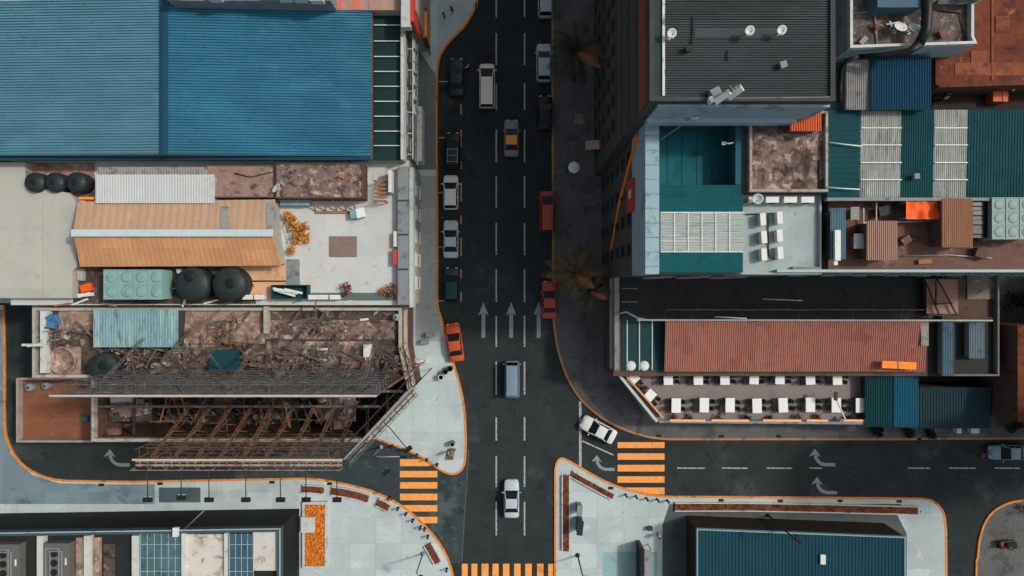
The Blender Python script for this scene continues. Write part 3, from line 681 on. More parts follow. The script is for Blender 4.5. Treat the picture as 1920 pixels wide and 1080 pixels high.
a = P(772, 40, 12); MB().box(a.x, a.y-.4, 8, a.x+.35, a.y+24, 13.02).build('red_sign_band', signred, t)
t = T('street_sign', 'tall orange and rust street sign on the upper left pavement', 'sign', tuple(P(797, 60, .14)))
a = P(797, 50, 5); MB().box(a.x-.25, a.y-1.3, 2.6, a.x+.25, a.y+1.6, 5.4).build('panel', M('orange_sign_panel', (226, 142, 62), .6, .1, 1), t)
MB().box(a.x-.3, a.y-1.5, 2.3, a.x+.24, a.y-1.302, 5.6).build('frame', rust, t); MB().box(a.x-.3, a.y+1.602, 2.3, a.x+.24, a.y+1.8, 5.6).build('frame', rust, t)
MB().tube([(a.x, a.y-1.4, .14), (a.x, a.y-1.4, 2.4)], .07).tube([(a.x, a.y+1.7, .14), (a.x, a.y+1.7, 2.4)], .07).build('post', rust, t)

# blue hall ------------------------------------------------------------------
ridge_x = 308; zr, ze = 12.8, 11.6
hall = T('blue_hall', 'long hall under a huge blue corrugated roof with dark ridge strip', 'hall', tuple(P(300, 150, 0)))
xl = P(-300, 0, ze).x; xr_ = P(696, 0, ze).x; xm = P(308, 0, zr).x; yn, ys = 29.0, P(0, 293, ze).y
yn = P(0, 6, ze).y
MB().add([(xl, ys, 0), (xr_-.4, ys, 0), (xr_-.4, yn, 0), (xl, yn, 0), (xl, ys, ze-.2), (xr_-.4, ys, ze-.2), (xr_-.4, yn, ze-.2), (xl, yn, ze-.2), (xm, ys, zr-.2), (xm, yn, zr-.2)],
         [(3, 2, 1, 0), (0, 1, 5, 8, 4), (2, 3, 7, 9, 6), (1, 2, 6, 5), (3, 0, 4, 7), (4, 8, 9, 7), (8, 5, 6, 9)]).build('wall', grey_wall, hall)
n_r = 56
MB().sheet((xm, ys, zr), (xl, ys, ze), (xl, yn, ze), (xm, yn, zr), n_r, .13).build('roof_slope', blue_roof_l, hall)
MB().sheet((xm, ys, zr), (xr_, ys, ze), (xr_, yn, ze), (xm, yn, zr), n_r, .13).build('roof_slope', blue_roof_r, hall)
MB().add([(xm-.45, ys-.05, zr+.14), (xm, ys-.05, zr+.2), (xm+.45, ys-.05, zr+.14), (xm-.45, yn, zr+.14), (xm, yn, zr+.2), (xm+.45, yn, zr+.14)], [(0, 1, 4, 3), (1, 2, 5, 4), (0, 2, 1)]).build('ridge_cap', blue_trim, hall)
MB().box(xl, ys-.38, ze-.5, xr_, ys-.08, ze+.05).build('gutter', blue_trim, hall)
MB().box(xr_-.01, ys-.3, ze-.45, xr_+.09, yn, ze+.02).build('eave_trim', rust, hall)
# street front strip of the hall
front = T('hall_front', 'flat dark green front roof with white bars beside the blue hall', 'building', tuple(P(745, 160, 0)))
a = P(698, 301, 10.6); b = P(756, 20, 10.6); x2 = P(757, 0, 11.2).x; bx = x2
MB().box(a.x-.3, a.y, 0, bx-.3, b.y, 10.5).build('wall', cream_wall, front)
MB().box(a.x-.3, a.y+.01, 10.5, bx-.31, b.y-.01, 10.6).build('roof', M('bottle_green_membrane', (20, 50, 52), .7, .15, .5), front)
for y in (47, 77, 106, 134, 162, 190, 218, 246, 273):
    q = P(0, y, 10.8).y; MB().beam((xr_+.12, q, 10.8), (bx-.3, q, 10.8), .085).build('bar', white_metal, front)
MB().box(bx-.3, a.y, 9.4, bx, b.y, 11.25).build('parapet', white_wall, front)
MB().box(a.x-.3, b.y, 9.5, bx, b.y+.25, 11.2).build('end_wall', white_wall, front)
# white sign lattice on the street facade
fs_ = T('facade_sign', 'rusty white sign frame with raised letter boxes along the hall street front', 'sign', (bx+.5, P(0, 160, 9).y, 5))
for z in (5.2, 8.6): MB().beam((bx+.55, a.y+.5, z), (bx+.55, b.y-1.5, z), .12).build('rail', white_metal, fs_)
y = a.y+1
while y < b.y-2:
    MB().beam((bx+.0, y, 8.7), (bx+.6, y, 8.7), .08).build('bracket', white_metal, fs_); y += 2.2
for y, hh in ((60, 1.2), (85, 2.6), (108, 2.6), (128, 1.8), (152, 2.6), (178, 2.6), (205, 1.2)):
    q = P(0, y, 7).y; mb = MB(); mb.beam((bx+.66, q, 5.5), (bx+.66, q, 8.4), .14, .3)
    mb.beam((bx+.66, q, 8.3), (bx+.66, q-.8, 8.3), .14, .3); mb.beam((bx+.66, q, 7.0), (bx+.66, q-.6, 7.0), .14, .3)
    mb.build('letter_box', white_metal, fs_)
MB().box(bx+.2, a.y+1, 2.6, bx+1.0, a.y+7, 4.9).build('lower_panel', M('flaking_white_panel', (206, 202, 196), .7, .1, 1, ((150, 110, 96), .35, 1.2)), fs_)
windows(front, (bx-.3, a.y+.5), (bx-.3, b.y-.5), [1.2, 5.2, 7.6], 2.4)

# ---------------------------------------------------------------- left: pale roof and terrace building
wr = PL([(-300, 304), (47, 304), (47, 348), (132, 362), (145, 384), (138, 440), (146, 498), (136, 508), (135, 559), (-300, 559)], 10)
t = bldg('pale_roof_house', 'building with a wide pale cream flat roof at the left edge', wr, 10, cream_wall, pale_roof)
MB().box(P(80.5, 0, 10).x, P(0, 556, 10).y, 10.001, P(81.5, 0, 10).x, P(0, 362, 10).y, 10.03).build('seam', cream_wall, t)
TZ = 9.0
tp = PL([(20, 301), (767, 301), (767, 572), (20, 572)], TZ)
ter = bldg('terrace_building', 'terrace building with bright white roof floor between the blue hall and the ruin', tp, TZ, cream_wall, white_floor)
a = P(746, 571, TZ+.9); b = P(766, 312, TZ+.9)
MB().box(a.x, a.y, TZ, b.x-.02, b.y, TZ+.9).build('street_parapet', grey_wall, ter)
MB().box(b.x, a.y-.3, TZ-1.2, b.x+.4, b.y, TZ+.3).build('cornice', white_wall, ter)
for y in (376, 440, 505):
    q = P(0, y, TZ+.9).y; MB().box(a.x, q-.08, TZ+.9, b.x-.02, q+.08, TZ+.96).build('parapet_joint', dark_wall, ter)
windows(ter, (P(767, 0, TZ).x, P(0, 571, TZ).y), (P(767, 0, TZ).x, P(0, 302, TZ).y), [1.4, 4.6], 2.2)
def lay(rect, z, h, mat, name, par, px=True):
    a = P(rect[0], rect[3], z); b = P(rect[2], rect[1], z); MB().box(a.x, a.y, z-.02, b.x, b.y, z+h).build(name, mat, par)
lay((48, 304, 178, 376), TZ, .03, brown_slab, 'brown_floor', ter)
lay((440, 494, 536, 562), TZ, .03, orange_floor, 'peach_floor', ter)
lay((137, 500, 480, 570), TZ, .012, ruin_floor, 'dark_floor', ter)
lay((537, 486, 562, 560), TZ, .045, grey_wall, 'grey_step', ter)
lay((585, 549, 742, 563), TZ, .14, M('grey_green_step', (88, 108, 106), .8, .15, .8), 'green_step', ter)
for i, (x, y) in enumerate(((62, 341), (99, 341), (140, 341))):
    tank(x, y, TZ+.03, 1.0 if i < 2 else 1.04, 1.7, ['round dark tank nearest the pale roof, leftmost of three', 'round dark tank in the middle of the row of three', 'round dark tank nearest the pale grey shed, right end of three'][i], group='three roof tanks in a row')
tank(357, 533, TZ+.015, 1.72, 2.2, 'large black tank beside the teal panel tank', lid=(-.1, .8), group='two large roof tanks')
tank(427, 533, TZ+.015, 1.72, 2.2, 'large black tank nearest the peach floor', lid=(.3, .1), group='two large roof tanks')
panel_tank(195, 506, 306, 561, TZ+.015, 2.0, 4, 2, 'pale teal sectional panel tank south of the tan roof', teal_tank)
shed('lean_to', 'narrow grey weathered lean-to roof along the blue hall', (183, 313, 386, 330), TZ, (11.6, 11.6, 11.7, 11.7), grey_sheet, cream_wall, 'y', 40)
shed('lean_to', 'pale grey corrugated lean-to roof with splayed end', (179, 327, 402, 381), TZ, (11.2, 11.2, 11.9, 11.9), pale_sheet, cream_wall, 'y', 44, amp=.035)
for (x0, y0, x1, y1, lb, mt, zz) in ((386, 309, 515, 371, 'brown weathered concrete roof room beside the pale lean-to', slab_room, 10.9), (517, 306, 681, 372, 'larger mottled brown roof room with stains, nearest the street', dark_slab, 11.1)):
    q = R(x0, y0, x1, y1, zz); t = bldg('roof_room', lb, q, zz, brown_wall, mt, 'roof room', z0=TZ); MB().ring(q, .12, zz-.001, zz+.1).build('rim', brown_wall, t)
# tan gabled shed
t = T('gabled_shed', 'tan gabled shed roof with pale ridge cap between lean-to and tanks', 'shed', tuple(P(330, 440, TZ)))
zr2, ze2 = 12.2, 10.9; W0, W1 = P(137, 437, zr2), P(511, 437, zr2)
nw, ne, sw2, se = P(146, 378, ze2), P(516, 374, ze2), P(150, 500, ze2), P(528, 498, ze2)
MB().sheet(W0, nw, ne, W1, 26, .022).build('roof_slope', tan_n, t)
MB().sheet(W0, sw2, se, W1, 40, .012).build('roof_slope', tan_s, t)
d = (W1-W0).normalized(); MB().beam(W0+Vector((-.1, 0, .12)), W1+Vector((.1, 0, .12)), .7, .1).build('ridge_cap', ridge_pale, t)
mb = MB(); k = [(W0+Vector((.15, 0, -.12))), (nw+Vector((.2, -.2, -.12))), (ne+Vector((-.2, -.2, -.12))), (W1+Vector((-.2, 0, -.12))), (se+Vector((-.2, .2, -.12))), (sw2+Vector((.2, .2, -.12)))]
n = 6; mb.add([tuple(v) for v in k]+[(v.x, v.y, TZ) for v in k], [(0, 1, 2, 3), (0, 3, 4, 5)] + [(i, 6+i, 6+(i+1) % 6, (i+1) % 6) for i in range(6)]).build('wall', cream_wall, t)
for x0, y0, x1, y1 in ((414, 388, 429, 432), (500, 382, 515, 428)):
    f = lambda x, y: W0.lerp(W1, (x-137)/374).lerp(nw.lerp(ne, (x-146)/370), (437-y)/61) + Vector((0, 0, .09))
    q = [f(x0, y1), f(x1, y1), f(x1, y0), f(x0, y0)]; MB().add(q+[v-Vector((0, 0, .02)) for v in q], [(0, 1, 2, 3), (4, 7, 6, 5), (0, 4, 5, 1), (1, 5, 6, 2), (2, 6, 7, 3), (3, 7, 4, 0)]).build('patch_sheet', grey_sheet, t)
a = P(148, 372, 11); one(MB().box(a.x, a.y-.1, 10.4, a.x+1.5, a.y+.15, 11).box(a.x, a.y-.12, TZ, a.x+.1, a.y+.1, 10.4).box(a.x+1.4, a.y-.12, TZ, a.x+1.5, a.y+.1, 10.4), 'planter_board', orange_sign, 'small orange board between the three tanks and the tan roof', 'board')
# terrace furniture
one(MB().prism(R(617, 443, 669, 482, TZ+.05), TZ, TZ+.05), 'floor_mat', brown_mat, 'square brown mat lying on the white terrace floor', 'mat')
t = T('table', 'turquoise table with white cloth on the terrace below the mottled roof room', 'table', tuple(P(670, 400, TZ)))
a = P(670, 400, TZ+.78); MB().obox(a, 1.5, .9, TZ+.72, TZ+.78, .1).build('table_top', turq_sheet, t)
for sx in (-.6, .6):
    for sy in (-.35, .35): MB().obox((a.x+sx, a.y+sy), .07, .07, TZ, TZ+.72, .1).build('leg', steel, t)
one(MB().obox((a.x+.35, a.y+.05), .9, .98, TZ+.782, TZ+.80, .25).obox((a.x+.35, a.y-.44), .85, .03, TZ+.45, TZ+.80, .25), 'tablecloth', cloth_w, 'white cloth lying over the turquoise terrace table', 'cloth')
def rack(px0, py0, px1, py1, z0, z1, nsh, mat, label):
    a = P(px0, py1, z1); b = P(px1, py0, z1); t = T('timber_rack', label, 'rack', ((a.x+b.x)/2, (a.y+b.y)/2, z0))
    for x in (a.x, b.x):
        for y in (a.y, b.y): MB().beam((x, y, z0), (x, y, z1), .09).build('post', mat, t)
    for k in range(nsh):
        z = z0+(z1-z0)*(k+1)/nsh-.03; mb = MB()
        for q in range(6): yy = a.y+(b.y-a.y)*q/5; mb.beam((a.x-.05, yy, z), (b.x+.05, yy, z), .08, .04)
        mb.build('slat_shelf', mat, t)
rack(700, 338, 722, 376, TZ, TZ+1.8, 3, wood, 'orange brown slatted timber rack in the terrace corner')
a = P(729, 340, TZ+1.6); t = T('board', 'white upright board in the dark terrace corner', 'board', (a.x, a.y, TZ)); MB().box(a.x-.05, a.y-1.1, TZ+.2, a.x+.3, a.y+1.1, TZ+1.6).build('panel', white_metal, t); MB().box(a.x-.03, a.y-1.0, TZ, a.x+.25, a.y-.9, TZ+.2).box(a.x-.03, a.y+.9, TZ, a.x+.25, a.y+1.0, TZ+.2).build('foot', dark_steel, t)
for i, (x, ln) in enumerate(((592, 3.0), (612, 2.6), (632, 3.2), (650, 2.6), (668, 3.0))):
    a = P(x, 396, TZ+.1); b = P(x-9, 374, TZ+1.5); one(MB().beam((a.x, a.y, TZ+.06), b, .12, .1), 'timber_beam', wood, 'leaning timber beam %s from the left under the mottled roof room' % ORD[i], 'timber', 'timbers leaning on the roof room')
a = P(640, 394, TZ); one(MB().box(a.x-2.6, a.y-.35, TZ, a.x+1.4, a.y-.1, TZ+.25), 'timber_pile', wood, 'long orange timber lying under the leaning beams on the terrace', 'timber')
random.seed(21)
t = T('climbing_plant', 'orange leafed climbing plant spilling from the tan shed onto the terrace', 'plant', tuple(P(552, 440, TZ)))
mb = MB()
for x, y, r in ((548, 415, .9), (560, 430, 1.0), (572, 445, .8), (556, 450, .8), (547, 470, .5), (540, 405, .6), (568, 425, .7)):
    p = P(x, y, TZ+.5); mb.clump(p, r*.8, 90, .34, .2)
mb.build('foliage', leaf_orange, t); a = P(536, 405, TZ)
MB().tube([a, a+Vector((.4, -.3, .7)), P(560, 440, TZ+.6)], [.07, .05, .02]).tube([a, a+Vector((.1, -.9, .6)), P(548, 465, TZ+.5)], [.06, .04, .02]).build('stem', bark, t)
plant(655, 545, TZ, .85, 'reddish brown bush at the south rim of the white terrace', leaf_brown, 160)
plant(737, 545, TZ, .8, 'brown bush in the southeast corner of the white terrace', leaf_brown, 140)
plant(716, 548, TZ, .45, 'small pale dry plant beside the corner bush on the terrace', leaf_orange, 80)
for i, x in enumerate((470, 492, 592, 610, 632)): ac_unit(x, 557, TZ+.012, ['white air conditioner next to the black tank on the terrace rim', 'white air conditioner left of the teal bin on the terrace rim', 'white air conditioner right of the teal bin on the terrace rim', 'white air conditioner in the middle between teal bin and brown bush', 'white air conditioner just left of the brown bush on the terrace rim'][i], 0, .92, 'air conditioners on the terrace rim')
t = T('rubbish_bin', 'dark teal open bin full of white boards on the terrace rim', 'bin', tuple(P(541, 549, TZ)))
q = R(508, 534, 577, 561, TZ+1.0); MB().prism(q, TZ, TZ+.1).ring(q, .1, TZ+.1, TZ+1.0).build('body', M('teal_bin', (24, 66, 72), .6, .1, 1), t)
mb = MB(); a = P(541, 548, TZ+1)
for k in range(6): mb.obox((a.x+random.uniform(-1, 1), a.y+random.uniform(-.3, .3)), 1.9, .22, TZ+.75+.05*k, TZ+.79+.05*k, random.uniform(-.4, .1))
one(mb, 'board_pile', white_metal, 'loose white boards lying in the dark teal bin', 'boards')
for i, (x, y, wd, dp, h, mt, lb) in enumerate(((742, 448, .4, 1.5, .7, white_metal, 'white box against the street parapet of the terrace'), (742, 482, .5, 1.5, .8, signred, 'orange red box against the street parapet of the terrace'), (553, 379, 3.0, .6, .9, turq_sheet, 'pale turquoise low cupboard at the corner of the tan shed'))):
    a = P(x, y, TZ+h); one(MB().obox(a, wd, dp, TZ+.08, TZ+h-.05).obox(a, wd+.06, dp+.06, TZ+h-.05, TZ+h).obox(a, wd-.1, dp-.1, TZ, TZ+.08), 'cabinet', mt, lb, 'cabinet')
dish(519, 354, 11.0, .55, 'pale satellite dish between the two brown roof rooms', az=2.4, tilt=.8, post=.6)
# clutter between tan shed and ruin
for i, (x, y, wd, dp, r, mt, lb) in enumerate(((160, 540, 1.2, .8, .3, orange_tarp, 'crumpled orange crate left of the teal panel tank'), (158, 553, 1.6, .35, .1, white_metal, 'white plank bundle left of the teal panel tank'), (335, 508, .5, .5, .2, white_metal, 'small white box on the tan shed rim by the first black tank'), (150, 515, .7, 1.2, 0, cream_wall, 'cream box at the edge of the pale roof'))):
    a = P(x, y, TZ+.4); one(MB().obox(a, wd, dp, TZ+.012, TZ+.35, r).obox(a, wd*.8, dp*.8, TZ+.35, TZ+.45, r+.2), 'crate', mt, lb, 'crate')

# ---------------------------------------------------------------- left: ruin with two billboards
Z8 = 8.0
rp = PL([(157, 573), (775, 573), (775, 640), (790, 712), (712, 797), (256, 797), (256, 690), (157, 690)], 0)
ruin = T('ruined_building', 'roofless ruined building carrying two rusty billboard scaffolds', 'building', tuple(P(430, 690, 0)))
ysplit = P(0, 702, Z8).y
np_ = PL([(157, 573), (775, 573), (775, 640), (781, 684), (157, 684)], 0); np_ = [(x, max(y, ysplit)) for x, y in np_]
MB().prism(np_, 0, 7.94).build('wall', brown_wall, ruin); MB().prism(offset(np_, .01), 7.94, 8).build('roof', ruin_floor, ruin)
sp_ = [q for q in rp if q[1] < ysplit-.5]
xw_ = P(256, 0, 0).x; xe_ = P(784, 0, 0).x
sp_ = PL([(256, 686), (786, 686), (790, 712), (712, 797), (256, 797)], 0); sp_ = [(x, min(y, ysplit-.02)) for x, y in sp_]
MB().ring(sp_, .35, 0, 7.99).build('pit_wall', brown_wall, ruin); MB().prism(offset(sp_, .36), 0, 1.0).build('pit_floor', M('pit_floor', (62, 54, 50), .95, .3, .4, [((38, 36, 36), .5, .6), ((104, 90, 80), .22, 1.0)], .3), ruin)
ysd = P(0, 862, 16.0).y
for yy in (ysd+3.6, ysd+5.2): MB().beam((xw_+.3, yy, 7.9), (xe_-.4-(.0 if yy > ysd+4 else 2.5), yy, 7.9), .26, .2).build('cross_beam', greysteel, ruin)
random.seed(19)
for k in range(22):
    xx = xw_+random.uniform(2, 29); y0_, y1_ = ysd+random.uniform(.5, 3.0), ysd+random.uniform(3.6, 6.6); zz = random.uniform(5.0, 8.2)
    MB().beam((xx, y0_, zz), (xx+random.uniform(-1.6, 1.6), y1_, zz+random.uniform(-.6, .6)), random.choice((.08, .1, .16))).build('broken_joist', random.choice((rust, greysteel, dark_steel, wood)), ruin)
for k in range(10):
    xx = xw_+random.uniform(2, 24); yy_ = ysd+random.uniform(.8, 6.2); MB().beam((xx, yy_, random.uniform(6, 8)), (xx+random.uniform(2, 7), yy_+random.uniform(-.5, .5), random.uniform(6, 8)), .09).build('broken_joist', random.choice((rust, greysteel)), ruin)
for (x0_, x1_, y0_, y1_, zz, mt_) in ((182, 270, 748, 795, 6.6, ruin_floor), (575, 655, 752, 800, 5.2, dark_slab), (380, 420, 745, 765, 6.0, ruin_floor)):
    a_ = P(x0_, y1_, Z8); b_ = P(x1_, y0_, Z8); MB().box(a_.x+.4, a_.y, zz-.2, b_.x, min(b_.y, ysplit-.4), zz).build('floor_remnant', mt_, ruin)
for k in range(6): MB().beam((xw_+3+k*5.2, ysd+3.6, 1.0), (xw_+3+k*5.2, ysd+3.6, 7.8), .2).build('pit_post', brown_wall, ruin)
for k in range(4): MB().beam((xw_+4+k*7, ysd+.5, 7.7), (xw_+4+k*7, ysplit-.3, 7.7), .2, .2).build('cross_beam', dark_steel, ruin)
MB().ring(rp, .3, 8.0, 8.6).build('parapet', cream_wall, ruin)
MB().ring(offset(rp, -.35), .33, 6.6, 7.3).build('cornice', M('stained_cornice', (168, 160, 150), .85, .15, .6, ((110, 92, 82), .4, .8)), ruin)
lay((345, 580, 497, 644), Z8+.02, .15, brown_slab, 'upper_slab', ruin); lay((498, 600, 740, 636), Z8+.02, .12, dark_slab, 'upper_slab', ruin)
lay((112, 580, 176, 620), Z8+.02, .18, brown_slab, 'upper_slab', ruin); lay((345, 646, 400, 690), Z8+.02, .09, brown_slab, 'upper_slab', ruin); lay((500, 640, 700, 690), Z8+.02, .08, dark_slab, 'upper_slab', ruin)
lay((88, 650, 152, 706), Z8+.02, .1, brown_slab, 'upper_slab', ruin)
a = P(118, 676, Z8+.12); MB().lathe((a.x, a.y, Z8+.1), [(1.5, 0), (1.5, .25), (1.3, .32), (1.3, .2), (.1, .2)], 28).build('round_base', brown_slab, ruin)
a = P(500, 600, Z8+.8); MB().box(a.x-.3, a.y-1.4, Z8, a.x+.1, a.y+1.4, Z8+.9).build('partition', cream_wall, ruin)
a = P(68, 705, Z8+1); b = P(86, 583, Z8+1); MB().box(a.x+.35, a.y+.3, Z8-.02, b.x, b.y, Z8+.95).build('west_wall', white_wall, ruin)
windows(ruin, (P(256, 0, 0).x+1, P(0, 797, 0).y), (P(712, 0, 0).x-1, P(0, 797, 0).y), [1.6, 4.6], 3.0, 1.5, 1.6, grey_wall)
# cross standing on the west wall
cr = T('cross', 'white cross standing on the white west wall of the ruin', 'cross', tuple(P(77, 645, Z8+1)))
a = P(77, 645, Z8+1); MB().box(a.x-.12, a.y-.14, Z8+.95, a.x+.12, a.y+.14, Z8+2.9).build('upright', white_wall, cr); MB().box(a.x-1.1, a.y-.12, Z8+2.0, a.x-.122, a.y+.12, Z8+2.3).box(a.x+.122, a.y-.12, Z8+2.0, a.x+1.1, a.y+.12, Z8+2.3).build('arm', white_wall, cr)
shed('corrugated_shed', 'pale turquoise corrugated shed roof on the ruin', (175, 580, 334, 651), Z8, (9.7, 9.7, 10.1, 10.1), turq_sheet, dark_wall, 'y', 30, amp=.05)
tank(190, 690, Z8, 1.55, 1.9, 'large dark tank in the shade of the ruin roof', lid=(.2, .3))
tank(742, 595, Z8, .38, 1.0, 'tiny pale drum in the northeast corner of the ruin', pale_tank)
a = P(95, 603, Z8+.8); one(MB().obox(a, 1.3, 1.1, Z8, Z8+.7, .3).obox((a.x+.2, a.y-.3), .9, .7, Z8+.7, Z8+1.1, -.2).obox((a.x-.1, a.y+.4), .7, .5, Z8+.7, Z8+.95, .6), 'tarp_pile', M('blue_tarp', (70, 116, 156), .6, .15, 1.5), 'blue tarpaulin pile in the northwest corner of the ruin', 'tarpaulin')
a = P(418, 676, Z8+1.6); t = T('green_hutch', 'dark green roof hutch with flat lid beside the billboard stays', 'hutch', (a.x, a.y, Z8))
MB().obox(a, 2.6, 2.0, Z8, Z8+1.5).build('body', M('hutch_green', (30, 72, 74), .7, .12, 1), t); MB().obox(a, 2.8, 2.2, Z8+1.5, Z8+1.58).build('lid', M('hutch_lid', (22, 66, 72), .6, .15, 1), t)
a = P(688, 658, Z8+.9); one(MB().obox(a, .75, 1.3, Z8, Z8+.85).obox((a.x, a.y-.7), .5, .5, Z8, Z8+.7), 'cabinet', white_metal, 'white metal cabinet on the east part of the ruin roof', 'cabinet')
random.seed(5)
for i, (x, y, ln, rot, mt, lb) in enumerate(((470, 674, 1.3, 0, orange_sign, 'yellow plank under the long billboard truss'), (612, 675, 1.8, 0, white_metal, 'white plank with red end under the long billboard truss'), (602, 655, 1.4, .05, white_metal, 'short white plank north of the long billboard truss'), (683, 599, .9, .1, white_metal, 'small white plank near the northeast rim of the ruin'), (706, 584, .9, .9, grey_sheet, 'small tilted grey sheet on the north rim of the ruin'))):
    a = P(x, y, Z8+.2); one(MB().obox(a, ln, .22, Z8+.13, Z8+.25, rot).obox((a.x+.1, a.y), ln*.7, .2, Z8+.25, Z8+.3, rot+.06), 'plank', mt, lb, 'plank')
# well floor clutter south of the long billboard
random.seed(11)
jm = [grey_sheet, brown_slab, white_metal, rust, dark_slab, cream_wall]
for i, (x, y, wd, dp, h, k, lb) in enumerate(((240, 770, 4.0, 1.6, .5, 4, 'long grey brown slab stack in the shaded well, left end'), (225, 752, 3.0, .9, .7, 5, 'flat pale slabs at the left end of the shaded well'), (590, 775, 1.3, 1.0, .8, 3, 'rust coloured crate in the shaded well'), (640, 772, 1.5, 1.2, .7, 0, 'crumpled grey sheet metal heap in the shaded well'), (625, 800, 1.8, 1.6, .9, 4, 'dark rubble heap in the shaded well'), (556, 790, 1.2, .8, .9, 5, 'pale box beside the stays of the south billboard'), (470, 762, 2.2, 1.0, .6, 4, 'dark slab stack in the middle of the shaded well'), (200, 815, 1.6, 1.2, .9, 3, 'rusty box in the southwest corner of the shaded well'))):
    a = P(x, y, Z8+.3); mb = MB(); h *= 1.0
    for q in range(4): zb_ = 6.6 if x < 270 else (5.2 if 575 < x < 655 else 1.0); mb.obox((a.x+random.uniform(-.2, .2)*wd, a.y+random.uniform(-.2, .2)*dp), wd*random.uniform(.5, .9), dp*random.uniform(.5, .9), zb_+h*q/4, zb_+h*(q+1)/4, random.uniform(-.3, .3))
    one(mb, 'rubble_pile', jm[k], lb, 'rubble')
plant(612, 768, 5.2, .9, 'pale pinkish dry plant in the shaded well', M('dry_pink_leaves', (176, 146, 130), .8, .25, 1.5), 90, ln=.22)
def billboard(name, label, A, B, zb, zt, back, mats, stays, nstay, panel_front, stay_z=.55, stay_len=5.0, cell=1.5, catwalk=False, lower=None):
    """lattice billboard from A to B; 'back' = unit vector behind the face"""
    A = Vector((*A, 0)); B = Vector((*B, 0)); bk = Vector((*back, 0)); d = (B-A); ln = d.length; d.normalize()
    t = T(name, label, 'billboard', ((A.x+B.x)/2, (A.y+B.y)/2, zb)); fr, pm, stm = mats[:3]
    lo = lower if lower is not None else zb+1.5
    n = max(2, int(ln/cell)); mb = MB()
    for k in range(n+1):
        p = A+d*ln*k/n; mb.beam((p.x, p.y, zb), (p.x, p.y, zt), .075)
        q = p+bk*.9
        if k % 2 == 0: mb.beam((q.x, q.y, lo), (q.x, q.y, zt-.3), .055)
    z = lo; rows = []
    while z < zt: rows.append(z); z += cell
    for z in rows:
        mb.beam(A+Vector((0, 0, z)), B+Vector((0, 0, z)), .06); mb.beam(A+bk*.9+Vector((0, 0, z)), B+bk*.9+Vector((0, 0, z)), .045)
        for k in range(0, n+1, 2):
            p = A+d*ln*k/n+Vector((0, 0, z)); mb.beam(p, p+bk*.9, .04)
            if k+2 <= n: mb.beam(p+bk*.9, A+d*ln*(k+2)/n+bk*.9+Vector((0, 0, min(z+cell, zt-.3))), .035)
    mb.build('lattice', fr, t)
    mb = MB(); mb.beam(A+Vector((0, 0, zt))-d*.1, B+Vector((0, 0, zt))+d*.1, .16, .14); mb.build('top_rail', mats[3] if len(mats) > 3 else white_metal, t)
    if panel_front:
        q = A - bk*.12; MB().add([], []) ; r = B - bk*.12
        vs = [(*q.xy, lo), (*r.xy, lo), (*r.xy, zt-.1), (*q.xy, zt-.1)]; o = -bk*.05
        vs += [(v[0]+o.x, v[1]+o.y, v[2]) for v in vs]
        MB().add(vs, [(0, 1, 2, 3), (7, 6, 5, 4), (0, 4, 5, 1), (1, 5, 6, 2), (2, 6, 7, 3), (3, 7, 4, 0)]).build('panel', pm, t)
    for k in range(nstay):
        p = A+d*ln*(k+.5)/nstay; zz = zb+(zt-zb)*stays
        mb = MB(); foot = p+bk*stay_len+Vector((0, 0, zb)); top = p+Vector((0, 0, zz))
        for off in (-.16, .16): mb.beam(top+d*off, foot+d*off, .06)
        m_ = 5
        for q in range(m_):
            a0 = top.lerp(foot, q/m_); a1 = top.lerp(foot, (q+1)/m_); mb.beam(a0-d*.16, a1+d*.16, .035); mb.beam(a1+d*.16, a1-d*.16, .035)
        mid = top.lerp(foot, .55); mb.beam(mid, p+Vector((0, 0, zb+.5)), .09)
        mb.build('back_stay', stm, t)
    if catwalk:
        mb = MB(); f = -bk
        for off in (.22, .6): mb.beam(A+f*off+Vector((0, 0, zt-.35)), B+f*off+Vector((0, 0, zt-.35)), .2, .05)
        mb.beam(A+f*.85+Vector((0, 0, zt+.5)), B+f*.85+Vector((0, 0, zt+.5)), .06)
        for k in range(n*2): p = A+d*ln*(k+.5)/n/2; mb.beam(p+f*.1+Vector((0, 0, zt-.42)), p+f*.8+Vector((0, 0, zt-.42)), .1, .04)
        for k in range(n+1):
            p = A+d*ln*k/n+f*.85; mb.beam((p.x, p.y, zt-.35), (p.x, p.y, zt+.5), .06)
        mb.build('catwalk', greysteel if fr is dark_steel else M('pale_catwalk', (150, 134, 124), .8, .25, .8, [((104, 82, 70), .45, 1.0), ((176, 164, 154), .2, 2)]), t)
    return t
zt1 = 21.0
a = P(95, 742, zt1); b = P(704, 740, zt1)
bb1 = billboard('billboard', 'long north billboard scaffold seen from its grey lattice back across the ruin', (a.x, a.y), (b.x, a.y), Z8, zt1, (0, 1), (greysteel, M('billboard_panel_grey', (126, 132, 132), .75, .2, .5, [((84, 90, 92), .42, .7)], joints=(1.5, 1.5, .35)), greysteel, M('pale_rail', (178, 172, 164), .7, .15, 1)), .8, 7, True, stay_len=5.0, lower=10.0)
c = P(738, 706, zt1); billboard('billboard', 'short rusty corner billboard frame at the northeast tip of the ruin', (b.x+.25, a.y), (c.x+1.1, c.y), Z8, zt1-5, (-.7, .7), (rust, rust, rust, rust), .7, 2, False, stay_len=3, cell=1.2, lower=11)
zt2 = 16.0
a = P(250, 862, zt2); b = P(640, 862, zt2)
bb2 = billboard('billboard', 'south billboard scaffold with orange rusty stays and pale catwalk over the street', (a.x, a.y), (b.x, a.y), .14, zt2, (0, 1), (rust, M('billboard_panel_brown', (92, 70, 58), .8, .25, .6), rust, M('pale_rail2', (196, 176, 158), .7, .15, 1)), .8, 1, False, catwalk=True, lower=9.0)
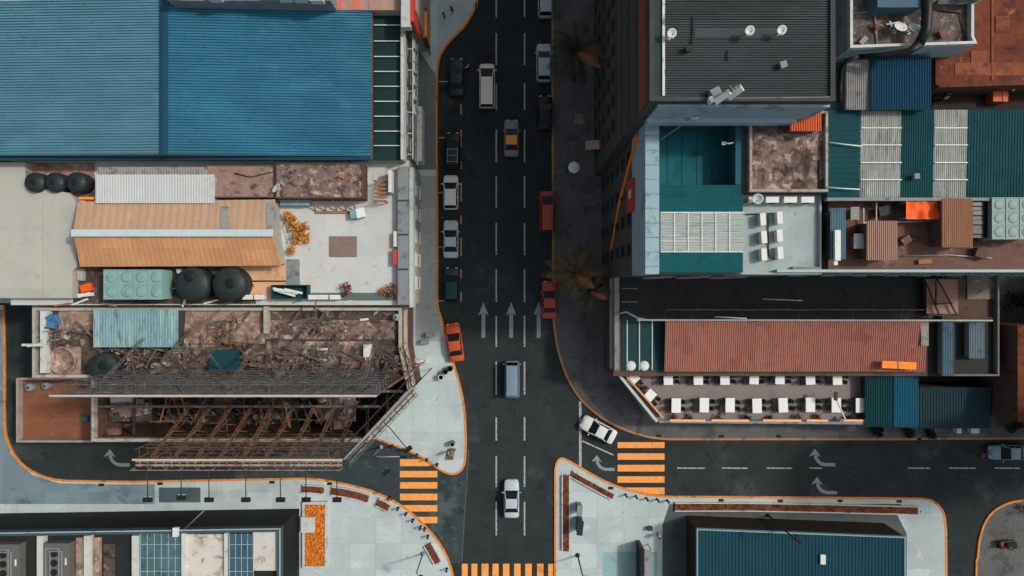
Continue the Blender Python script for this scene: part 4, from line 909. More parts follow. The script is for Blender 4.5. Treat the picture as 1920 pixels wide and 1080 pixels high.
for k in range(9):          # stays run from the face back down to the roof
    p = Vector((a.x+1.2+(b.x-a.x-2)*k/8, a.y, 15.0)); foot = Vector((p.x+.3, a.y+3.6, 8.0)); mb = MB(); d = Vector((1, 0, 0))
    for off in (-.14, .14): mb.beam(p+d*off, foot+d*off, .08)
    for q in range(6):
        a0 = p.lerp(foot, q/6); a1 = p.lerp(foot, (q+1)/6); mb.beam(a0-d*.14, a1+d*.14, .045); mb.beam(a1-d*.14, a1+d*.14, .045)
    mb.beam(p.lerp(foot, .5), Vector((p.x, a.y+1.0, 8.3)), .1); mb.beam(p.lerp(foot, .3), Vector((p.x+.1, a.y+2.3, 8.0)), .07)
    o = mb.build('back_stay', rust, bb2)
c = P(772, 728, zt2); bb3 = billboard('billboard', 'diagonal dark billboard frame with walkway facing the pointed white pavement', (b.x+.3, a.y+.1), (c.x, c.y), .14, zt2, (-.62, .78), (dark_steel, dark_wall, greysteel, steel), .7, 3, False, stay_len=3.5, catwalk=True, lower=9.0)
hz = 14.6; ay = P(0, 862, zt2).y
def spot(x0, y0, x1, y1, label):
    a = P(x0, y0, hz); b = P(x1, y1, hz); t = T('spotlight', label, 'spotlight', tuple(a), 'billboard spotlights on long arms')
    MB().tube([a, b], .05).build('arm', dark_steel, t); d = (b-a).normalized(); u = Vector((-d.y, d.x, 0)); mb = MB()
    mb.beam(b-u*.42, b+u*.42, .42, .26); mb.build('lamp_head', black_plastic, t)
    MB().beam(b-u*.36+Vector((0, 0, -.14))-d*.1, b+u*.36+Vector((0, 0, -.14))-d*.1, .3, .03).build('lens', lampglass, t)
for i, x in enumerate((277, 340, 392, 461, 526, 574, 632)): spot(x-1, 857, x, 937 if i != 1 else 933, 'spotlight arm over the street, %s from the left of seven' % ORD[i])
spot(692, 838, 724, 885, 'spotlight arm over the zebra crossing from the diagonal frame'); spot(727, 798, 765, 843, 'spotlight arm over the pointed white pavement from the diagonal frame')
# tangles of scrap rods and rubble over the ruin
random.seed(77)
def scrap(px, py, z, rx, ry, n, label, mats_=(rust, greysteel)):
    p = P(px, py, Z8); p.z = z; t = T('scrap_heap', label, 'scrap', (p.x, p.y, z))
    for m_ in mats_:
        mb = MB()
        for _ in range(n):
            c_ = Vector((p.x+random.uniform(-rx, rx), p.y+random.uniform(-ry, ry), z+random.uniform(.05, 1.0))); an = random.choice((0, 0, .15, -.15, 1.2, -.9, 1.6))+random.gauss(0, .25)
            ln = random.uniform(.8, 3.0); d_ = Vector((math.cos(an), math.sin(an), random.gauss(0, .12)))*ln/2
            mb.beam(c_-d_, c_+d_, random.choice((.04, .06, .06, .12, .22)), random.choice((.04, .05, .08)))
        mb.build('loose_rods', m_, t)
    mb = MB()
    for _ in range(n//2):
        mb = MB().obox((p.x+random.uniform(-rx, rx), p.y+random.uniform(-ry, ry)), random.uniform(.2, .9), random.uniform(.15, .6), z, z+random.uniform(.08, .5), random.uniform(0, 3)); mb.build('broken_piece', random.choice((dark_slab, brown_slab, grey_sheet, cream_wall)), t)
for k, (x, y, lb) in enumerate(((230, 672, 'scrap heap beside the shaded dark tank under the north billboard'), (300, 668, 'scrap heap just south of the turquoise shed roof'), (372, 668, 'scrap heap between turquoise shed and the green hutch'), (455, 662, 'scrap heap right of the green hutch'), (520, 680, 'scrap heap under the middle of the north billboard stays'), (580, 668, 'scrap heap left of the white planks under the north billboard'), (640, 684, 'scrap heap right of the white planks under the north billboard'), (715, 680, 'scrap heap in the east corner behind the north billboard'), (300, 640, 'low scrap heap along the south eave of the turquoise shed'), (430, 615, 'thin scrap heap on the pale middle roof slab of the ruin'), (600, 600, 'thin scrap heap on the northern roof slab of the ruin'), (130, 632, 'scrap heap next to the white west wall of the ruin'))): scrap(x, y, Z8+.02, 2.0, 1.2, 16, lb)
for k, (x, y, lb) in enumerate(((290, 790, 'dark scrap heap at the west end of the shaded well'), (370, 775, 'dark scrap heap west of the middle of the shaded well'), (440, 800, 'dark scrap heap by the middle stays of the south billboard'), (520, 775, 'dark scrap heap in the middle of the shaded well'), (600, 815, 'rusty scrap heap by the eastern stays of the south billboard'), (680, 770, 'scrap heap by the diagonal frame in the east of the shaded well'))): scrap(x, y, 1.0, 2.2, 1.2, 12, lb)
# court west of the ruin -------------------------------------------------------
cp = PL([(35, 708), (178, 706), (178, 828), (35, 828)], 4)
t = T('walled_court', 'small terracotta court with pale rim west of the ruin', 'building', tuple(P(110, 770, 0)))
MB().prism(cp, 0, 3.6).build('wall', brown_wall, t); MB().prism(offset(cp, .02), 3.6, 3.66).build('roof', terracotta, t); MB().ring(cp, .22, 3.66, 4.4).build('parapet', M('pale_rim', (150, 142, 132), .8, .2, 1), t)
a = P(160, 785, 4); one(MB().obox(a, .62, .55, 3.66, 4.1).obox(a, .68, .6, 4.1, 4.16), 'cabinet', slate_blue, 'small pale blue box on the terracotta court floor', 'box')
tank(52, 727, 3.66, .45, .9, 'grey drum in the corner of the terracotta court', grey_wall, group='grey drums in the court'); tank(83, 724, 3.66, .4, .9, 'smaller grey drum beside the corner drum in the court', grey_wall, group='grey drums in the court')

# ---------------------------------------------------------------- right: tower and its neighbours
ZT = 32.0
a = P(1243, 190, ZT); b = P(1566, -1080, ZT)
tw = T('tower_block', 'tall brown tower with dark ribbed roof at the top right of the road', 'tower', ((a.x+b.x)/2, (a.y+b.y)/2, 0))
x0 = a.x-.95; MB().box(x0, a.y, 0, b.x, b.y, ZT-.5).build('wall', tower_wall, tw)
MB().box(x0-.1, a.y+.15, 28.6, x0-.001, b.y, 31.0).build('top_band', tower_red, tw)
for k in range(1, 9): MB().box(x0-.14, a.y+.1, 3.4*k-.25, x0-.001, b.y, 3.4*k).build('floor_band', tower_wall, tw)
MB().ring([(x0, a.y), (b.x, a.y), (b.x, b.y), (x0, b.y)], .35, ZT-.5, ZT+.05).build('parapet', dark_wall, tw); MB().box(x0+.352, a.y+.352, ZT-.5, a.x-.07, b.y, ZT+.02).build('west_gutter', M('west_gutter', (46, 60, 60), .85, .15, .6), tw)
MB().box(a.x-.068, a.y+.36, ZT-.3, a.x+.11, b.y, ZT+.15).build('flashing', M('flaked_white_paint', (198, 200, 198), .7, .1, 1.5, [((100, 104, 104), .45, 1.4), ((168, 90, 80), .2, 2)]), tw)
MB().sheet((a.x+.12, a.y+.36, ZT-.25), (b.x-.36, a.y+.36, ZT-.2), (b.x-.36, b.y, ZT-.2), (a.x+.12, b.y, ZT-.25), 262, .09).build('roof_sheet', tower_roof, tw)
MB().box(x0+3.2, P(0, 70, ZT).y, ZT-.12, b.x-4, P(0, 52, ZT).y, ZT-.08).build('roof_seam', tower_roof, tw)
windows(tw, (x0, b.y), (x0, a.y), [3.4*k+1.1 for k in range(0, 9)], 2.35, 1.1, 1.5, dark_wall)
MB().box(a.x-.2, a.y-.18, 26.4, b.x, a.y-.001, 31.2).build('south_face', bluegrey_wall, tw)
MB().box(a.x-.3, a.y-.5, 26.9, b.x-1, a.y-.181, 27.9).build('south_ledge', bluegrey_wall, tw)
for i, (x, y) in enumerate(((1259, 62), (1405, 57), (1465, 56))): dish(x, y, ZT-.2, .34, ['white dish near the flaked west edge of the tower roof', 'white dish in the middle of the dark tower roof', 'white dish nearest the shaded east side of the tower roof'][i], az=-1.5, tilt=1.05, post=.9, group='white dishes on the tower roof')
t = T('antenna_mast', 'mast with two long pale panel antennas at the south rim of the tower roof', 'antenna', tuple(P(1360, 183, ZT)))
for (xa, ya, xb, yb) in ((1341, 192, 1368, 172), (1366, 184, 1392, 165)): MB().beam(P(xa, ya, ZT+.9), P(xb, yb, ZT+1.7), .42, .2).build('panel_antenna', white_metal, t)
MB().tube([P(1345, 180, ZT-.2), P(1388, 158, ZT+2.6)], .05).tube([P(1372, 166, ZT-.2), P(1374, 168, ZT+2.2)], .05).tube([P(1364, 170, ZT+1.6), P(1382, 163, ZT+1.9)], .04).tube([P(1369, 160, ZT+1.7), P(1376, 174, ZT+1.7)], .04).build('mast', steel, t)
MB().obox(P(1343, 174, ZT+.5), .7, .7, ZT-.2, ZT+.6, .5).build('equipment_box', grey_wall, t)
a = P(1335, 185, ZT); ac_unit(1336, 188, ZT-.2, 'small grey condenser below the panel antennas on the tower roof', .5, .8)
# building with the teal court ------------------------------------------------
Z2 = 26.0
tp2 = PL([(1210, 214), (1548, 214), (1548, 514), (1210, 514)], Z2)
b2 = T('court_building', 'building with teal roof and sunken teal court south of the tower', 'building', tuple(P(1380, 360, 0)))
wl, ws_, we, wn = P(1210, 0, Z2).x, P(0, 514, Z2).y, P(1548, 0, Z2).x, P(0, 208, Z2).y
cl, cs, ce, cn = P(1236, 0, Z2).x, P(0, 346, Z2).y, P(1380, 0, Z2).x, P(0, 228, Z2).y
MB().box(wl, ws_, 0, we, wn, 20.0).build('wall', tower_wall, b2)
MB().box(wl, ws_, 20.0, cl, wn, Z2).build('west_parapet', bluegrey_wall, b2)
y = ws_+.6
while y < wn:
    MB().box(wl-.02, y-.04, Z2-.4, cl+.02, y+.04, Z2+.015).build('parapet_joint', grey_wall, b2); y += 1.15
MB().box(cl, cn, 20.0, ce, wn, Z2-.1).build('north_wall', bluegrey_wall, b2)
MB().box(ce, cs+.01, 20.0, P(1398, 0, Z2).x, wn, Z2-.12).build('east_wall', M('teal_wall', (36, 86, 98), .7, .12, .5), b2)
MB().box(cl, cs, 20.0, ce, cn, 23.56).build('court_floor', teal_deep, b2)
for k in range(1, 5):
    x = cl+(ce-cl)*k/5; MB().box(x-.03, cs, 23.56, x+.03, cn, 23.6).build('floor_seam', teal_roof, b2)
rx1 = P(1394, 0, Z2).x; p1, p2 = P(0, 347, Z2-.2).y, P(0, 511, Z2-.2).y
MB().box(cl, ws_, 20.0, rx1, cs, Z2-.5).build('roof_block', tower_wall, b2)
q0, q1 = P(0, 398, Z2).y, P(0, 472, Z2).y
rl = P(1230, 0, Z2).x
MB().sheet((rl, q0, Z2-.15), (rx1, q0, Z2-.15), (rx1, p1, Z2-.15), (rl, p1, Z2-.15), 12, .06).build('roof_sheet', teal_roof, b2)
MB().sheet((rl, p2, Z2-.15), (rx1, p2, Z2-.15), (rx1, q1, Z2-.15), (rl, q1, Z2-.15), 9, .06).build('roof_sheet', teal_roof, b2)
lx = P(1239, 0, Z2).x
MB().sheet((lx, q1, Z2-.14), (rx1, q1, Z2-.14), (rx1, q0, Z2-.14), (lx, q0, Z2-.14), 14, .05).build('skylight', translucent_h, b2)
mb = MB()
for k in range(1, 6): x = lx+(rx1-lx)*k/6; mb.box(x-.04, q1, Z2-.09, x+.04, q0, Z2-.05)
for k in (0, 1): y = (q0, q1)[k]; mb.box(lx, y-.04, Z2-.09, rx1, y+.04, Z2-.04)
mb.build('skylight_bars', white_metal, b2); MB().box(rl-.25, p2, Z2-.5, rl, p1, Z2-.08).build('gutter', teal_deep, b2); MB().box(rl, q1, Z2-.4, lx, q0, Z2-.12).build('roof_edge', teal_roof, b2)
# brown roof terrace + pale roof
bx0, bx1 = P(1402, 0, Z2).x, we
MB().box(rx1, P(0, 362, Z2).y, 20.0, we, wn, Z2-.06).build('terrace_block', brown_wall, b2)
MB().box(P(1406, 0, Z2).x, P(0, 358, Z2).y, Z2-.06, we-.2, wn-.3, Z2).build('stained_terrace', dark_slab, b2)
MB().ring([(bx0, P(0, 361, Z2).y), (we-.002, P(0, 361, Z2).y), (we-.002, wn-.1), (bx0, wn-.1)], .2, Z2-.059, Z2+.45).build('terrace_rim', M('pale_stained_rim', (156, 150, 144), .8, .2, 1, ((104, 92, 84), .4, 1.4)), b2)
MB().box(rx1, ws_, 20.0, we, P(0, 363, 25).y, 25.0).build('pale_roof', pale_concrete, b2)
MB().box(rx1, ws_, 25.0, rx1+.15, P(0, 363, 25).y, 25.3).box(we-.15, ws_, 25, we, P(0, 363, 25).y, 25.3).box(rx1+.15, ws_, 25.0, we-.15, ws_+.15, 25.28).build('pale_rim', pale_concrete, b2)
a = P(1512, 505, 25.3); MB().box(a.x-1.1, a.y-.25, 25, a.x+1.1, a.y+.2, 25.35).build('grille_hatch', grey_wall, b2)
shed('corrugated_shed', 'bright orange corrugated sheet roof on the stained terrace', (1482, 198, 1540, 246), Z2, (27.6, 27.6, 28.0, 28.0), orange_sheet, brown_wall, 'y', 13, amp=.06)
for i, (x, y) in enumerate(((1424, 413), (1455, 410), (1426, 446), (1455, 443), (1426, 478), (1456, 475))):
    r, c = i//2, i % 2; ac_unit(x, y, 25.0, 'white air conditioner on the pale roof, %s row, %s column beside the teal roof' % (('northern', 'middle', 'southern')[r], ('left', 'right')[c]), math.pi/2+.06, .84, 'air conditioners on the pale roof')
for i, x in enumerate((1409, 1441, 1474, 1506)): ac_unit(x, 377, 25.0, 'white air conditioner under the stained terrace rim, %s from the left' % ORD[i], 0, .9, 'air conditioners under the terrace rim')
dish(1420, 372, 25.9, .45, 'pale dish over the leftmost condenser under the terrace rim', az=-2, tilt=1.0, post=.5)
dish(1303, 214, 27.9, .4, 'small pale dish on the ledge above the teal court', az=-1.6, tilt=.9, post=.4)
one(MB().tube([P(1299, 219, 27.9), P(1268, 242, 27), P(1238, 262, 26.1)], .04, 5), 'cable', steel, 'pale cable slanting across the corner of the teal court', 'cable')
t = T('wall_lamp', 'pale arm lamp reaching over the sunken teal court', 'lamp', tuple(P(1380, 268, 25.6))); MB().tube([P(1380, 266, 25.6), P(1368, 269, 25.7), P(1358, 268, 25.7)], .07).build('arm', white_metal, t); MB().obox(P(1357, 269, 25.6), .3, .25, 25.5, 25.68).build('lamp_head', white_metal, t)
# street facade of that building
windows(b2, (wl, wn), (wl, ws_), [3.4*k+1.1 for k in range(0, 6)], 2.6, 1.1, 1.5, dark_wall)
a = P(1198, 240, 22); b = P(1165, 490, 8)
t = T('facade_pipe', 'long orange painted strip running down the shaded facade below the teal court', 'pipe', (wl-.2, ws_+10, 6))
MB().beam((wl-.1, wn-1.2, 23), (wl-.1, wn-6.0, 13), .16, .34).beam((wl-.1, wn-6.0, 13), (wl-.1, ws_+3, 8), .14, .3).build('strip', orange_sign, t)
t = T('shop_sign', 'red sign board with pale mark hanging on the shaded facade', 'sign', (wl-.2, P(0, 360, 20).y, 20))
q = P(0, 365, 21).y; MB().box(wl-.2, q-1.4, 18.5, wl-.02, q+1.4, 21.5).build('panel', signred, t); MB().box(wl-.23, q-.2, 19.6, wl-.201, q+.5, 20.6).build('mark', white_metal, t)
t = T('awning', 'small pale tan awning jutting from the shaded tower base', 'awning', tuple(P(1136, 269, 4)))
a = P(1136, 270, 4.5); MB().sheet((x0-1.5, a.y-.6, 4.2), (x0-1.5, a.y+.4, 4.2), (x0-.01, a.y+.4, 4.7), (x0-.01, a.y-.6, 4.7), 6, .03).build('canopy', M('tan_canopy', (176, 146, 126), .8, .1, 1), t); MB().beam((x0-1.4, a.y-.5, 4.15), (x0-.05, a.y-.5, 3.5), .06).beam((x0-1.4, a.y+.3, 4.15), (x0-.05, a.y+.3, 3.5), .06).build('bracket', dark_steel, t)
t = T('manhole', 'square pinkish cover plate in the dark right sidewalk', 'cover plate', tuple(P(1085, 222, .14)))
MB().prism(R(1076, 212, 1094, 233, .15), .13, .155).build('plate', brown_mat, t); MB().ring(R(1075, 211, 1095, 234, .15), .06, .13, .162).build('frame', dark_wall, t)

# far right top ---------------------------------------------------------------
Z3 = 29.0
q = PL([(1588, -420), (1588, 94), (1824, 86), (1818, 72), (1818, -420)], Z3)
b3 = bldg('stained_roof_tower', 'tower with stained brown roof and thin white rim at the top right', q, Z3, bluegrey_wall, slab_grey, 'tower', par=.5, pm=white_wall, pt=.2)
windows(b3, (P(1588, 0, Z3).x, P(0, -200, Z3).y), (P(1588, 0, Z3).x, P(0, 94, Z3).y), [14, 17.4, 20.8, 24.2], 2.6, frame_m=grey_wall)
a = P(1640, 18, Z3+1); b = P(1720, -120, Z3+1); MB().box(a.x, a.y, Z3, b.x, b.y, Z3+1.4).build('stair_house', slate_blue, b3)
for i, (x, y) in enumerate(((1690, 4), (1717, 4), (1776, 1), (1803, 1))): ac_unit(x, y, Z3, 'pale blue white air conditioner at the top rim, %s from the left' % ORD[i], 0, 1.5, 'air conditioners on the stained tower roof')
dish(1687, 52, Z3, .48, 'large white dish left of its twin on the stained brown roof', az=1.4, tilt=1.1, post=.8, group='twin white dishes'); dish(1714, 54, Z3, .48, 'large white dish right of its twin, next to the black pipe', az=1.4, tilt=1.1, post=.8, group='twin white dishes')
a = P(1645, 52, Z3+.5); one(MB().beam(P(1640, 61, Z3+.06), P(1648, 46, Z3+.5), .14).beam(P(1641, 44, Z3+.4), P(1655, 49, Z3+.5), .14), 'timber_trestle', wood, 'orange timber trestle on the stained brown roof', 'trestle')
one(MB().beam(P(1662, 46, Z3+.05), P(1684, 42, Z3+.3), .12).beam(P(1668, 40, Z3+.05), P(1672, 50, Z3+.2), .1), 'antenna', white_metal, 'small white antenna lying beside the twin dishes', 'antenna')
pts = [P(1736, -60, 30.5), P(1738, 20, 30.5), P(1736, 55, 30.4), P(1724, 82, 30.2), P(1704, 97, 29.9), P(1660, 103, 29.2), P(1610, 106, 28.6), P(1588, 114, 28.2), P(1577, 132, 27.6), P(1575, 165, 27.2), P(1575, 192, 27)]
one(MB().tube(pts[:4], .36, 10).tube(pts[3:7], [.36, .28, .22, .18], 10).tube(pts[6:], .17, 8), 'black_duct', black_plastic, 'thick black duct curving over the stained brown roof and down its corner', 'duct')
bldg('narrow_block', 'narrow blue grey block with ledges between tower roof and stained roof', PL([(1553, 205), (1588, 205), (1588, -420), (1553, -420)], 26), 26, bluegrey_wall, slate_blue)
shed('lean_to', 'grey pale lean-to below the stained roof corner', (1586, 112, 1634, 206), 20, (26.9, 26.9, 27.4, 27.4), grey_sheet, grey_wall, 'y', 12)
shed('blue_shed', 'deep blue flat sheet roof below the stained roof tower', (1632, 106, 1746, 206), 0, (27.2, 27.2, 27.6, 27.6), deep_blue, dark_wall, 'y', 24, amp=.04)
q = PL([(1752, 158), (1752, -420), (2250, -420), (2250, 150), (1760, 165)], 26.5)
b4 = bldg('rust_roof_block', 'block with flat rust red patched roof in the top right corner', q, 26.5, brown_wall, rust_roof, par=.15, pm=rust_roof)
for k, (x0, y0, x1, y1) in enumerate(((1790, 118, 1920, 142), (1820, 96, 1850, 140), (1866, 30, 1892, 60), (1858, -20, 1862, 150))):
    lay((x0, y0, x1, y1), 26.5, .04+.01*k, M('lighter_rust', (126, 70, 46), .85, .25, 1, [((88, 50, 38), .45, 1.2), ((170, 120, 76), .16, 2)]), 'patch', b4)
bldg('dark_yard_block', 'dark low roof strip south of the rust red roof', PL([(1748, 206), (1748, 160), (2250, 160), (2250, 206)], 24), 24, brown_wall, M('dark_strip_roof', (52, 44, 42), .9, .2, .6))
a = P(1878, 178, 25); t = T('red_chest', 'orange red chest at the foot of the rust red roof', 'chest', (a.x, a.y, 24)); MB().obox(a, 1.2, 1.0, 24, 24.9).build('body', orange_sheet, t); MB().obox((a.x+.25, a.y), .18, 1.04, 24.9, 24.95).obox(a, 1.26, .1, 24.9, 24.94).build('lid', pink_red, t)
person(1758, 189, 'person in white shirt standing on the dark strip roof by the blue shed', sw, td, .8, z=24)
one(MB().tube([P(1900, 168, 24), P(1900, 168, 25.4)], .12, 8).tube([P(1900, 168, 25.3), P(1920, 161, 25.4)], .06, 6), 'vent_pipe', white_metal, 'white vent pipe at the right edge beside the orange red chest', 'pipe')
# market roofs
Z5 = 26.3
mk = T('market_hall', 'dark green market hall roof with two weathered translucent bands', 'hall', tuple(P(1740, 290, 0)))
my0, my1 = P(0, 370, Z5).y, P(0, 206, Z5).y
MB().box(P(1552, 0, Z5).x, my0, 0, P(2250, 0, Z5).x, my1, Z5-.3).build('wall', dark_wall, mk)
def band(x0, x1, mt, n, ribs, z=Z5, name='roof_sheet', amp=.035):
    a, b = P(x0, 0, z).x, P(x1, 0, z).x
    if ribs == 'y': MB().sheet((a, my0, z-.2), (a, my1, z), (b, my1, z), (b, my0, z-.2), n, amp).build(name, mt, mk)
    else: MB().sheet((a, my0, z-.2), (b, my0, z-.2), (b, my1, z), (a, my1, z), n, amp).build(name, mt, mk)
band(1553, 1614, green_roof, 16, 'x'); band(1614, 1690, translucent, 20, 'y', name='translucent_band'); band(1690, 1752, green_roof, 14, 'y'); band(1752, 1814, translucent, 16, 'y', name='translucent_band'); band(1814, 2250, green_roof, 80, 'y')
for x0, x1 in ((1614, 1690), (1752, 1814)):
    for y in (240, 272, 305, 337): a = P(x0, y, Z5); b = P(x1, y-2, Z5); MB().box(a.x, a.y-.04, Z5-.05, b.x, a.y+.04, Z5+.06).build('cross_bar', white_metal, mk)
MB().box(P(1552, 0, Z5).x, my0-.25, Z5-.6, P(2250, 0, Z5).x, my0-.01, Z5-.1).build('gutter', grey_wall, mk)
for (x0, y0, x1, y1, lb) in ((1555, 267, 1616, 274, 'upper'), (1550, 351, 1612, 355, 'lower')): one(MB().tube([P(x0, y0, Z5+.3), P((x0+x1)/2, (y0+y1)/2+.5, Z5+.2), P(x1, y1, Z5+.3)], .05, 5), 'cable', white_metal, lb+' white cable across the green end of the market roof', 'cable')
# brown court
Z6 = 24.5
ct = bldg('brown_court', 'brown roof court with sheds south of the green market roof', PL([(1553, 366), (2250, 366), (2250, 509), (1553, 509)], Z6), Z6, brown_wall, court_floor)
windows(ct, (P(1553, 0, Z6).x+1, P(0, 509, Z6).y), (P(2250, 0, Z6).x-1, P(0, 509, Z6).y), [9.5, 12.9, 16.3, 19.7], 3.2, 1.4, 1.5, grey_wall)
windows(b2, (wl+1, ws_), (we-1, ws_), [9.5, 12.9, 16.3], 2.8, 1.3, 1.5, grey_wall)
q = P(0, 510, Z6+1); MB().box(P(1210, 0, Z2).x+10.6, q.y-.02, Z6, P(2250, 0, Z6).x, q.y+.2, Z6+1.1).build('south_parapet', M('pale_teal_edge', (150, 176, 176), .7, .1, .8), ct)
shed('lean_to', 'slate blue flat strip roof at the left end of the brown court', (1557, 390, 1586, 486), Z6, (26, 26, 26, 26), slate_blue, dark_wall, 'y', 6, amp=.02)
a = P(1570, 460, 26.2); one(MB().obox(a, .45, 2.4, 26.03, 26.3).obox((a.x-.1, a.y-1.4), .3, .3, 26.03, 26.2), 'roof_light', white_metal, 'long white tube box on the slate blue strip roof', 'lamp')
shed('box_shed', 'small grey square roof at the top left of the brown court', (1595, 388, 1611, 412), Z6, (25.8,)*4, grey_sheet, grey_wall, 'x', 5, amp=.03)
shed('box_shed', 'small pale ribbed roof left of the pinkish shed', (1601, 438, 1627, 466), Z6, (25.6,)*4, pale_sheet, grey_wall, 'y', 9, amp=.04)
shed('corrugated_shed', 'pinkish weathered corrugated shed in the brown court', (1625, 414, 1682, 488), Z6, (26.2, 26.2, 26.5, 26.5), pink_sheet, brown_wall, 'y', 15, amp=.06)
shed('corrugated_shed', 'tan and grey corrugated shed between orange tarp and sage tank', (1766, 372, 1823, 464), Z6, (26.4, 26.4, 26.7, 26.7), tan_sheet2, brown_wall, 'y', 15, amp=.06)
t = T('tarp_shelter', 'vivid orange tarpaulin shelter beside the tan shed', 'tarpaulin', tuple(P(1730, 394, Z6)))
a = P(1697, 411, 26); b = P(1767, 377, 26); mb = MB(); nx, ny = 12, 6; vs = []
for j in range(ny+1):
    for i in range(nx+1): vs.append((a.x+(b.x-a.x)*i/nx, a.y+(b.y-a.y)*j/ny, 26+.12*math.sin(i*1.3)*math.sin(j*1.1)+(.15 if i in (0, 6, 12) else -.05)))
fs = [(j*(nx+1)+i, j*(nx+1)+i+1, (j+1)*(nx+1)+i+1, (j+1)*(nx+1)+i) for j in range(ny) for i in range(nx)]
mb.add(vs, fs, True).build('canopy', orange_tarp, t); mb = MB()
for x in (a.x+.1, (a.x+b.x)/2, b.x-.1):
    for y in (a.y+.1, b.y-.1): mb.tube([(x, y, Z6), (x, y, 26)], .05)
mb.build('poles', steel, t)
panel_tank(1860, 371, 1938, 448, Z6, 1.8, 3, 3, 'sage green sectional tank at the right edge of the brown court', pale_tank)
shed('glass_shed', 'dark glazed roof between tan shed and sage tank', (1824, 376, 1859, 446), Z6, (25.8,)*4, dark_glass, dark_wall, 'x', 4, amp=.02)
one(MB().beam(P(1618, 418, 24.9), P(1760, 414, 24.9), .1).beam(P(1748, 430, 24.7), P(1748, 454, 24.7), .1).beam(P(1748, 454, 24.7), P(1766, 454, 24.7), .1).beam(P(1619, 390, 25.1), P(1619, 418, 24.9), .1).beam(P(1643, 380, 25.1), P(1643, 418, 24.9), .1).beam(P(1618, 418, 24.5), P(1618, 418, 18.45), .1).beam(P(1748, 430, 24.5), P(1748, 430, 18.25), .1), 'pipe_run', steel, 'thin grey pipes crossing the dark part of the brown court', 'pipe')

# ---------------------------------------------------------------- restaurant block with terrace
Z8r, ZD = 8.0, 5.0
rs = T('restaurant', 'low restaurant with red corrugated roof and open dining terrace', 'restaurant', tuple(P(1400, 650, 0)))
rw, rn, re_, rsy = P(1152, 0, 8).x, P(0, 519, 8).y, P(1872, 0, 8).x, P(0, 705, 8).y
MB().prism([(rw, P(0, 700, 5).y), (re_, P(0, 700, 5).y), (re_, rn), (rw, rn)], 0, 7.3).build('wall', brown_wall, rs)
dk = PL([(1158, 694), (1622, 694), (1622, 792), (1234, 792), (1222, 786)], ZD)
MB().prism(dk, 0, ZD-.05).build('terrace_wall', grey_wall, rs); MB().prism(offset(dk, .01), ZD-.05, ZD).build('terrace_floor', deck_m, rs)
MB().box(P(1164, 0, 7.3).x, P(0, 600, 7.3).y, 7.3, P(1740, 0, 7.3).x, rn-.1, 7.42).build('back_roof', dark_roof, rs)
MB().box(P(1166, 0, 7.3).x, P(0, 696, 7.4).y, 7.3, P(1247, 0, 7.3).x, P(0, 600, 7.4).y-.01, 7.4).build('green_roof', M('deep_green_membrane', (16, 58, 62), .6, .15, .5), rs)
for x in (1176, 1199, 1223): a = P(x, 600, 7.5); b = P(x, 694, 7.5); MB().box(a.x-.05, b.y, 7.4, a.x+.05, a.y, 7.52).build('roof_bar', white_metal, rs)
for y in (541, 566): a = P(1166, y, 7.6); b = P(1196, y, 7.6); MB().box(a.x, a.y-.04, 7.42, b.x, a.y+.04, 7.52).build('roof_bar', grey_wall, rs)
MB().box(rw, P(0, 694, 8).y, 7.3, rw+.5, rn, 8.1).build('west_parapet', grey_wall, rs)
MB().box(rw-.25, P(0, 694, 8).y, 6.2, rw-.001, rn, 6.7).build('cornice', cream_wall, rs)
a0 = P(1246, 697, 8.2); b0 = P(1740, 603, 8.8)
MB().sheet((a0.x, a0.y, 8.1), (a0.x, P(0, 602, 8.8).y, 8.7), (P(1741, 0, 8.8).x, P(0, 602, 8.8).y, 8.7), (P(1741, 0, 8.8).x, a0.y, 8.1), 120, .06).build('red_roof', red_roof, rs)
MB().box(a0.x+.2, a0.y+.5, 7.3, P(1741, 0, 8.8).x-.1, P(0, 604, 8.8).y, 8.05).build('upper_wall', brown_wall, rs)
MB().beam((a0.x-3, P(0, 600, 9).y, 8.9), (P(1862, 0, 9).x, P(0, 601, 9).y, 8.9), .16, .14).build('roof_ridge_rail', M('pale_wire_rail', (170, 172, 166), .7, .2, 1), rs)
MB().beam((a0.x, P(0, 581, 9).y, 8.8), (P(1735, 0, 9).x, P(0, 581, 9).y, 8.8), .12).build('back_rail', rust, rs)
for x in (1247, 1300, 1395, 1500, 1600, 1690): a = P(x, 581, 8.8); MB().beam((a.x, a.y, 8.8), (a.x-.1, P(0, 600, 9).y, 8.9), .07).beam((a.x, a.y, 8.8), (a.x-.4, a.y+2.2, 7.43), .07).build('rail_strut', dark_steel, rs)
for x0, x1, y in ((1340, 1400, 594), (1438, 1516, 561)): a = P(x0, y, 9); b = P(x1, y+3, 9); one(MB().tube([(a.x, a.y, 9.0 if y > 580 else 7.5), ((a.x+b.x)/2, a.y-.08, 9.03 if y > 580 else 7.48), (b.x, b.y, 9.0 if y > 580 else 7.5)], .07, 6), 'cloth_strip', pale_sheet, 'pale strip lying %s' % ('along the red roof ridge rail' if y > 580 else 'on the dark back roof'), 'strip')
MB().tube([P(1160, 588, 8.3), P(1175, 585, 8.6), P(1195, 596, 8.6), P(1215, 600, 8.8), P(1250, 600, 8.9)], .1, 6).build('cable_bundle', bluegrey_wall, rs)
for x in (1183, 1208): a = P(x, 686, 7.5); mb = MB(); mb.lathe((a.x, a.y, 7.4), [(.55, 0), (.52, .12), (.3, .2), (.05, .22)], 16); one(mb, 'roof_dome', white_metal, 'pale oval roof dome, %s of two on the green membrane' % ('left' if x < 1200 else 'right'), 'roof dome')
